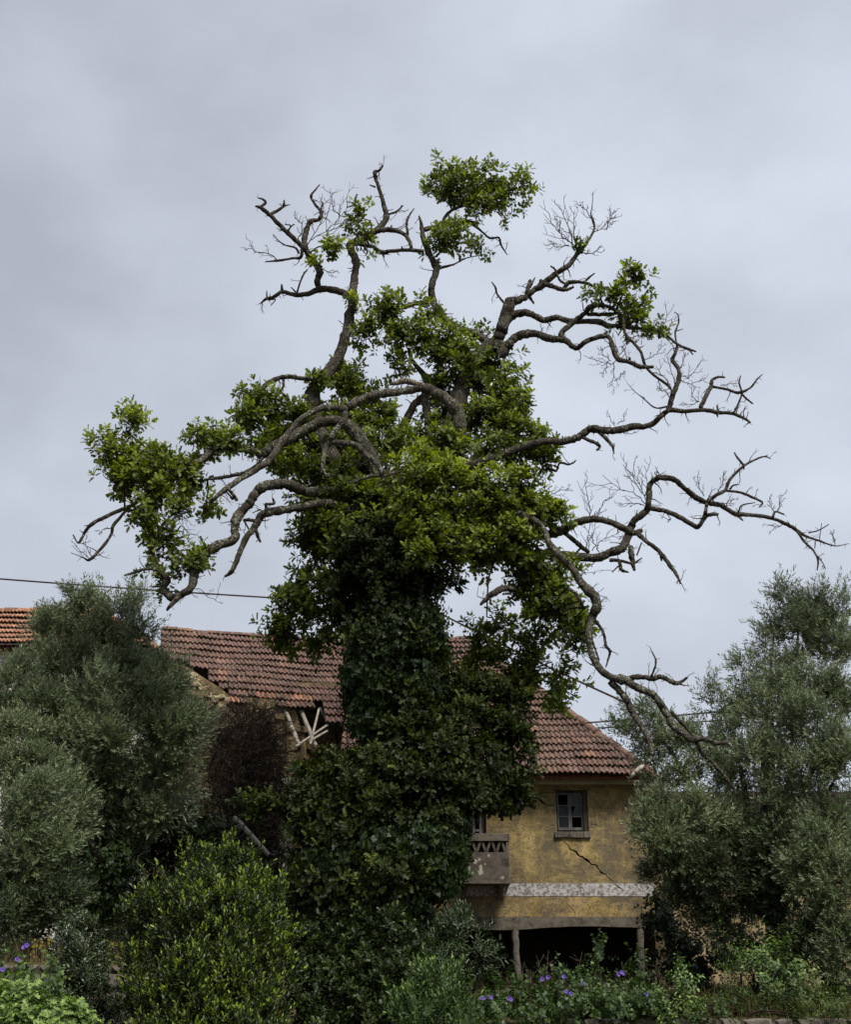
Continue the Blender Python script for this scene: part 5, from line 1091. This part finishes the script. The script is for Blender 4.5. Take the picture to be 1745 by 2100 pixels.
mass('crown', orr, OLIVE, MAT['olive_leaf'], t, .046, 1.05, up=.75, zf=.75, spread=.4)
mass('low_crown', low[:5]+low[9:12]+low[15:17], OLIVE, MAT['olive_leaf'], t, .055, 1.05, up=.6, zf=.7, spread=.45)
mass('shaded_crown', low[5:9]+low[12:15]+low[17:], OLIVE, MAT['olive_leaf_shade_tone'], t, .062, 1.05, up=.6, zf=.7, spread=.45)
tree_wood(t, (6.3, 22.4, G(6.3, 22.4)), [P(x, y, Y) for x, y, rx, ry, Y in orr[::3]]+[P(x, y, Y) for x, y, rx, ry, Y in low[::4]], .24, 'olive_bark', .3)
# shaded creeper beside the cellar on the right
t = thing('creeper', 'dark creeper spilling beside the cellar opening under the right olive', 'creeper', (5.6, 25, G(5.6, 25)))
mass('leaves', [(1370, 1930, 40, 60, 24.8), (1350, 1860, 24, 50, 25.6), (1430, 1960, 60, 50, 23.6), (1500, 1940, 50, 40, 23.6), (1400, 2010, 60, 30, 22.8), (1590, 1960, 40, 40, 23.2), (1660, 1990, 50, 50, 22.4), (1730, 2020, 40, 50, 21.6)], IVYS, MAT['ivy_leaf'], t, .026, 1.15, up=0, spread=.6)

# dry vine thicket over the ruined wing
t = thing('dry_vine_thicket', 'tangle of dry brown leafless vines over the ruined wing wall', 'dead vines', (P(500, 1850, 27.5).x, 27.5, G(-3.5, 27)))
tb = TB()
for _ in range(3600):
    x = random.gauss(505, 56); y = random.uniform(1455, 1880); x = min(max(x, 385), 572-max(0, (1560-y)*.35))
    y = max(y, 1440+abs(x-520)*.35)
    Y = random.uniform(25.6, 27.6); p = np.array(P(x, y, Y)); d = rng.normal(size=3); d[1] *= .5; d /= np.linalg.norm(d); pts = [p.copy()]
    for _i in range(7):
        d += rng.normal(size=3)*.45; d[2] -= .08; d /= np.linalg.norm(d); p = p+d*random.uniform(.08, .17); pts.append(p.copy())
    tb.tube(pts, np.linspace(random.uniform(.006, .014), .004, 8), 3)
tb.build('vines', MAT['vine'], t, 'stuff'); tb = TB()
for _ in range(260):
    x = random.gauss(505, 50); y = random.uniform(1470, 1860); x = min(max(x, 395), 570); p = np.array(P(x, y, random.uniform(25.4, 26.2))); d = rng.normal(size=3); d[1] *= .4; pts = [p.copy()]
    for _i in range(6):
        d = d/np.linalg.norm(d)+rng.normal(size=3)*.5; d /= np.linalg.norm(d); p = p+d*random.uniform(.06, .14); pts.append(p.copy())
    tb.tube(pts, np.linspace(.008, .003, 7), 3)
tb.build('pale_vines', MAT['dead_wood'], t, 'stuff')
DRYL = [spray(OVAL, 5, .2, .06, .035, 90, 50) for _ in range(3)]
mass('dead_leaves', [(500, 1600, 70, 110, 26.6), (470, 1740, 60, 80, 26.4), (560, 1720, 50, 90, 26.6)], DRYL, MAT['dry_grass'], t, .008, .7, up=-.3, spread=.8, young=-.35)
tb = TB()
tb2 = [((480, 1676), (549, 1752), .115, 25.2)]
for (a, b, w, Y) in tb2:
    A, B = P(*a, Y), P(*b, Y-.3); n = 7; pts = [A.lerp(B, i/(n-1))+Vector((random.uniform(-.01, .01), 0, random.uniform(-.01, .01))) for i in range(n)]
    o = tube_obj('fallen_pole', pts, [w/2*random.uniform(.85, 1.1) for _ in pts], 7, .06, MAT['pale_wood'], None); tag(o, 'pale fallen wooden pole leaning at a slant in the vine thicket', 'pole')
A, B = P(452, 1750, 25.4), P(548, 1746, 25.1)
tag(tube_obj('fallen_branch', [A, A.lerp(B, .5)+Vector((0, 0, .05)), B], [.05, .06, .045], 7, .08, MAT['bark_lichen'], None), 'grey dead branch lying level below the slanting pole', 'branch')

# ------------------------------------------------------------------ foreground shrubs
def shrub(name, label, cat, cl, leafset, mat, dens, size, base, stems=12, **kw):
    b = P(*base); t = thing(name, label, cat, (b.x, b.y, G(b.x, b.y)))
    mass('foliage', cl, leafset, mat, t, dens, size, **kw)
    tb = TB(); z0 = G(b.x, b.y)
    for _ in range(stems):
        cx, cy, rx, ry, Y = random.choice(cl); e_ = P(cx+random.uniform(-.5, .5)*rx, cy-random.uniform(-.2, .6)*ry, Y)
        s = Vector((b.x+random.uniform(-.3, .3), b.y+random.uniform(-.2, .2), z0-.1)); m_ = s.lerp(e_, .5)+Vector((random.uniform(-.15, .15), random.uniform(-.15, .15), .1))
        tb.tube(catmull([tuple(s), tuple(m_), tuple(e_)], 4), np.linspace(.03, .006, 9), 4)
    tb.build('stems', MAT['twig'], t, 'stuff'); return t
lau = [(440, 1800, 70, 40, 16.2), (405, 1785, 26, 24, 16.3), (470, 1780, 26, 28, 16.3), (500, 1800, 40, 30, 16.2), (520, 1785, 14, 14, 16.2), (330, 1850, 60, 36, 16.0), (430, 1865, 80, 46, 15.8), (530, 1850, 50, 44, 16.0), (300, 1910, 50, 44, 15.9), (390, 1930, 80, 54, 15.5), (490, 1930, 70, 54, 15.5), (290, 1990, 46, 50, 15.7), (380, 2010, 80, 54, 15.2), (480, 2010, 76, 54, 15.2), (560, 1930, 34, 50, 15.9), (350, 2080, 80, 44, 15.0), (460, 2085, 80, 44, 15.0), (560, 2020, 46, 60, 15.5), (280, 2070, 50, 44, 15.3), (555, 2090, 50, 40, 15.2), (370, 2160, 130, 60, 14.8), (500, 2170, 110, 60, 14.8)]
shrub('laurel_bush', 'large rounded dark green bush with yellow green shoot tips at lower left', 'bush', lau, LAUREL, MAT['laurel_leaf'], .020, .88, (420, 2090, 15.8), 30, up=1.1, spread=.3, out=.6)
dk = [(650, 1935, 60, 36, 16.6), (730, 1930, 60, 40, 16.4), (800, 1925, 46, 40, 16.5), (630, 2000, 60, 40, 16.2), (720, 2000, 70, 50, 16.0), (810, 2000, 60, 50, 16.0), (860, 1980, 40, 40, 16.3), (650, 2070, 70, 50, 15.8), (760, 2070, 80, 50, 15.7), (855, 2060, 50, 50, 15.8), (800, 1895, 16, 26, 16.6), (700, 2150, 160, 60, 15.4)]
shrub('oak_scrub', 'dark spreading oak scrub at the foot of the big tree', 'shrub', dk, OAK, MAT['shrub_leaf'], .013, .66, (740, 2090, 16.4), 24, up=.8, spread=.45)
shrub('glossy_shrub', 'loose grey green willow leaved shrub left of the cellar post', 'shrub', [(930, 1925, 34, 24, 18.6), (985, 1925, 14, 10, 18.6), (950, 1905, 34, 12, 18.6), (910, 1960, 36, 28, 18.5), (965, 1965, 36, 14, 18.4), (930, 2000, 34, 26, 18.3), (1000, 1960, 14, 8, 18.4), (900, 2010, 30, 26, 18.3), (960, 2020, 24, 20, 18.3), (885, 1985, 24, 24, 18.4)], [spray(OVAL, 12, .3, .12, .030, 65, 25, .3) for _ in range(4)], MAT['silver_leaf'], .020, .85, (925, 2040, 18.5), 14, up=.7)
shrub('yellow_green_shrub', 'bright yellow green leafy shrub at the bottom edge below the oak', 'shrub', [(880, 2060, 44, 30, 15.2), (925, 2050, 26, 26, 15.2), (860, 2100, 50, 36, 15.0), (930, 2090, 34, 36, 15.0), (890, 2030, 20, 24, 15.3), (900, 2150, 80, 40, 14.9)], LAUREL, MAT['bright_leaf'], .020, .9, (895, 2090, 15.2), 12, up=1.0, young=-.26)
shrub('small_shrub', 'small dull green upright shrub in front of the left stone wall', 'shrub', [(150, 1900, 14, 30, 17.2), (192, 1915, 10, 24, 17.2), (140, 1960, 30, 40, 17.0), (190, 1970, 28, 40, 17.0), (165, 2020, 44, 50, 16.8), (130, 2060, 34, 40, 16.7), (200, 2060, 34, 44, 16.7), (165, 2100, 60, 40, 16.6)], SHRUB, MAT['silver_leaf'], .036, .85, (165, 2090, 17.0), 12, up=1.0, spread=.35, young=-.1)
shrub('broadleaf_plant', 'pale green broad leaved plant in the bottom corner', 'plant', [(30, 2068, 40, 20, 13.0), (90, 2086, 40, 16, 12.9), (10, 2100, 50, 26, 12.8), (120, 2110, 50, 20, 12.8), (60, 2120, 60, 30, 12.6), (15, 2045, 22, 12, 13.1), (150, 2108, 18, 10, 12.8)], [spray(LOBE, 7, .25, .18, .14, 95, 60, .3) for _ in range(4)], MAT['bright_leaf'], .020, .62, (60, 2100, 12.9), 10, up=.9, young=.18)
shrub('bindweed_plant', 'leafy climbing plant with dark violet flowers at the left edge', 'plant', [(20, 2005, 30, 20, 15.5), (60, 2025, 34, 18, 15.5), (90, 2040, 24, 20, 15.4), (5, 1965, 9, 24, 15.6), (112, 2015, 12, 26, 15.5)], [spray(IVY, 6, .3, .10, .10, 80, 50, .4) for _ in range(4)], MAT['bright_leaf'], .018, .62, (50, 2050, 15.5), 8, up=.5, young=-.25)
BIND = bpy.data.objects['bindweed_plant']
# creeping ivy mounds with violet flowers below the house
mg = [(1000, 2040, 50, 22, 18.3), (1080, 2050, 50, 22, 18.2), (1150, 2040, 46, 26, 18.2), (1000, 2085, 60, 30, 17.9), (1100, 2085, 60, 30, 17.8), (1180, 2080, 50, 34, 17.8), (1210, 2035, 34, 24, 18.2), (1255, 2050, 40, 24, 18.1), (1234, 1998, 13, 26, 18.4), (1230, 1960, 9, 22, 18.5), (1228, 1942, 8, 14, 18.5), (1305, 1972, 8, 20, 18.5), (1309, 2005, 10, 24, 18.5), (1300, 2050, 34, 20, 18.2), (1260, 2085, 60, 36, 17.8), (1320, 2070, 34, 26, 17.9), (1350, 2085, 40, 20, 17.9), (1130, 2010, 30, 16, 18.6), (1040, 2015, 26, 12, 18.6)]
mgl = shrub('morning_glory', 'ivy leaved creeper with violet flowers and two upright spires below the house', 'creeper', mg, [spray(IVY, 6, .26, .085, .085, 85, 50, .35) for _ in range(5)], MAT['bright_leaf'], .026, .68, (1180, 2080, 18.2), 20, up=.45, spread=.5, young=-.36, cs=7.0, clump=.004)
def flower(parent, x, y, Y, s=.05):
    p = P(x, y, Y); n = 10; d = (Vector((random.uniform(-.4, .4), -1, random.uniform(.1, .6)))).normalized(); rot = d.to_track_quat('Z', 'Y').to_matrix(); V = []
    for r, z in ((.12, -.9), (.30, -.25), (1.0, .10)):
        for i in range(n):
            a = i/n*6.283; rr = r*s*(1+(.10*math.cos(5*a) if r == 1 else 0)); V.append(p+rot@Vector((rr*math.cos(a), rr*math.sin(a), z*s)))
    m = MB(); m.add(V, [(q*n+i, q*n+(i+1) % n, q*n+n+(i+1) % n, q*n+n+i) for q in (0, 1) for i in range(n)]); m.build('flower', MAT['petal'], parent)
for zx, zy in ((865, 760), (902, 748), (1005, 745), (1127, 787), (1016, 842), (1356, 730), (1382, 724), (1376, 718), (475, 882), (535, 877), (650, 884), (664, 890), (1533, 858), (1050, 855), (490, 880)):
    flower(mgl, 836+zx*.3194, 1764.8+zy*.3194, 17.75, .031)
for x, y in ((48, 1942), (54, 1938), (34, 1967), (4, 1988)): flower(BIND, x, y, 15.2, .03)
# nettle clump and tall weeds on the right
shrub('nettle_clump', 'yellow green drooping nettle plants under the right olive tree', 'plant', [(1540, 1960, 34, 26, 19.6), (1570, 1985, 34, 34, 19.4), (1530, 2000, 26, 34, 19.4), (1600, 2020, 30, 34, 19.3), (1560, 2035, 34, 24, 19.3), (1640, 2040, 34, 30, 19.2), (1590, 1950, 20, 16, 19.6)], NETTLE, MAT['bright_leaf'], .012, .62, (1565, 2060, 19.4), 14, up=.6, young=-.12)
shrub('broad_weed', 'upright leafy green weed on top of the stone wall', 'weed', [(1395, 2025, 12, 34, 18.2), (1400, 1995, 8, 16, 18.2), (1385, 2060, 22, 22, 18.0), (1400, 2090, 34, 24, 17.8)], NETTLE, MAT['bright_leaf'], .016, .55, (1395, 2070, 18.1), 6, up=1.1, young=0)
shrub('tangled_weeds', 'low tangle of green weeds along the stone wall at lower right', 'weeds', [(1360+i*42, 2052+((i*29) % 34), 36, 18+((i*7) % 12), 18.4-.03*(i % 5)) for i in range(10)]+[(1480, 2030, 14, 26, 18.6), (1660, 2020, 16, 30, 18.6), (1720, 2035, 26, 30, 18.5), (1445, 2080, 40, 24, 17.7), (1640, 2090, 46, 22, 17.7), (1730, 2090, 30, 26, 17.7)], NETTLE+SHRUB+IVYS, MAT['shrub_leaf'], .020, .55, (1540, 2080, 18.4), 10, up=.7, spread=.6, young=.35, cs=8)
# grasses
def blades(name, n, xr, yr, h, mat, label, lean=.8, w=.006, young=0, zfun=G):
    V, F, T = [], [], []; b = 0
    for _ in range(n):
        x = random.uniform(*xr); y = random.uniform(*yr); z = zfun(x, y)-.02; hh = h*random.uniform(.4, 1.15); a = random.uniform(0, 6.28); l = random.uniform(0, lean)*hh
        dx, dy = math.cos(a)*l, math.sin(a)*l; wx, wy = -math.sin(a)*w, math.cos(a)*w; tt = random.gauss(young, .15)
        V += [(x-wx, y-wy, z), (x+wx, y+wy, z), (x+dx*.4-wx*.8, y+dy*.4-wy*.8, z+hh*.6), (x+dx*.4+wx*.8, y+dy*.4+wy*.8, z+hh*.6), (x+dx, y+dy, z+hh), (x+dx, y+dy, z+hh)]
        F += [(b, b+1, b+3), (b, b+3, b+2), (b+2, b+3, b+4)]; T += [tt]*6; b += 6
    return tag(link_mesh(name, mesh_np(name, V, F, tint=T), mat), label, None, None, 'stuff')
blades('dry_grass', 5000, (-8, -3.0), (18.1, 24), .34, MAT['dry_grass'], 'dry straw coloured grass on the earth terrace at left')
blades('wall_grass', 7000, (1.0, 8.5), (18.0, 21.0), .26, MAT['grass'], 'rough green and yellow grass along the top of the stone wall', young=-.15)
blades('cellar_grass', 1500, (.8, 6.5), (21, 26.5), .40, MAT['dry_grass'], 'tall dry grass in front of the dark cellar opening', young=-.15)
tb = TB()
for zx, zy, hx_ in ((905, 575, 0), (840, 640, -20), (750, 650, 10), (690, 760, -12), (1120, 585, 40), (1000, 650, 30), (960, 700, 0), (790, 700, 8), (1600, 620, 40), (1640, 800, 50), (560, 800, 10), (660, 760, -10), (930, 690, 14), (870, 690, -16), (740, 720, 16), (1560, 700, 26), (1660, 820, 30), (1700, 850, 20)):
    x, y = 836+zx*.3194, 1764.8+zy*.3194; Y = 18.9; e_ = P(x, y, Y); b0 = P(x-hx_*.32-random.uniform(-6, 6), 2055, Y); b0.z = G(b0.x, Y)-.02; m_ = b0.lerp(e_, .55)+Vector((random.uniform(-.05, .05), 0, .04))
    A = catmull([tuple(b0), tuple(m_), tuple(e_)], 5); tb.tube(A, np.linspace(.006, .002, len(A)), 4)
    for k in range(7):
        i = random.randrange(4, len(A)-1); d = np.array([random.uniform(-.14, .14), random.uniform(-.08, .08), random.uniform(.02, .14)]); tb.tube([A[i], A[i]+d*.6, A[i]+d*1.1], [.003, .002, .002], 3)
tag(tb.build('dry_stalks', MAT['dead_wood']), 'thin dry weed stalks standing round the cellar post', None, None, 'stuff')
# small daisies on the left terrace
m = MB()
for _ in range(70):
    p = P(random.choice((random.uniform(215, 250), random.uniform(60, 110))), random.uniform(1925, 1985), random.uniform(18.3, 19.5)); n = 6; r = .022
    m.add([(p.x+r*math.cos(i), p.y-.4*r*math.sin(i), p.z+r*math.sin(i)) for i in [q/n*6.283 for q in range(n)]], [tuple(range(n))])
tag(m.build('wild_flowers', MAT['yellow_petal']), 'tiny yellow wild flowers in the dry grass at left', None, None, 'stuff')
# loose orange bricks on the left terrace
for x, y, rz, lab in ((160, 1982, .2, 'broken orange brick lying on the left terrace wall'), (178, 1958, -.5, 'orange brick tilted up behind the small shrub at left')):
    p = P(x, y, 18.0); m = MB(); m.box((-.15, -.1, -.075), (.15, .1, .075)); o = m.build('loose_brick', MAT['brick'], None, bevel=.015); o.location = (p.x, p.y, max(p.z, 1.78)); o.rotation_euler = (.1, rz*.4, rz); tag(o, lab, 'brick')

# ------------------------------------------------------------------ overhead cables
def cable(label, A, B, sag, r=.018, group='overhead cables'):
    A, B = Vector(A), Vector(B); n = 24
    pts = [A.lerp(B, i/n)-Vector((0, 0, sag*4*(i/n)*(1-i/n))) for i in range(n+1)]
    o = tube_obj('cable', pts, [r]*(n+1), 5, 0, MAT['cable'], None); return tag(o, label, 'cable', group)
cable('dark overhead cable crossing the sky from the left edge to the oak', P(-140, 1176, 30.5), MAST, .06, .024)
cable('thin cable dropping from behind the oak towards the right olive', MAST, P(1500, 1535, 24.5), .10, .026)
cable('thin wire strung level across the dry vine thicket, upper one', P(215, 1566, 23.6), P(578, 1570, 26.8), .02, .006, 'thin wires over the thicket')
cable('thin wire strung level across the dry vine thicket, lower one', P(215, 1583, 23.6), P(578, 1588, 26.8), .02, .006, 'thin wires over the thicket')
cable('upper of two level cables between the house roof and the right olive', P(1150, 1486.5, 33.0), P(1900, 1416, 33.0), .05, .024)
cable('lower of two level cables between the house roof and the right olive', P(1150, 1497.5, 33.1), P(1900, 1443, 33.1), .05, .021)
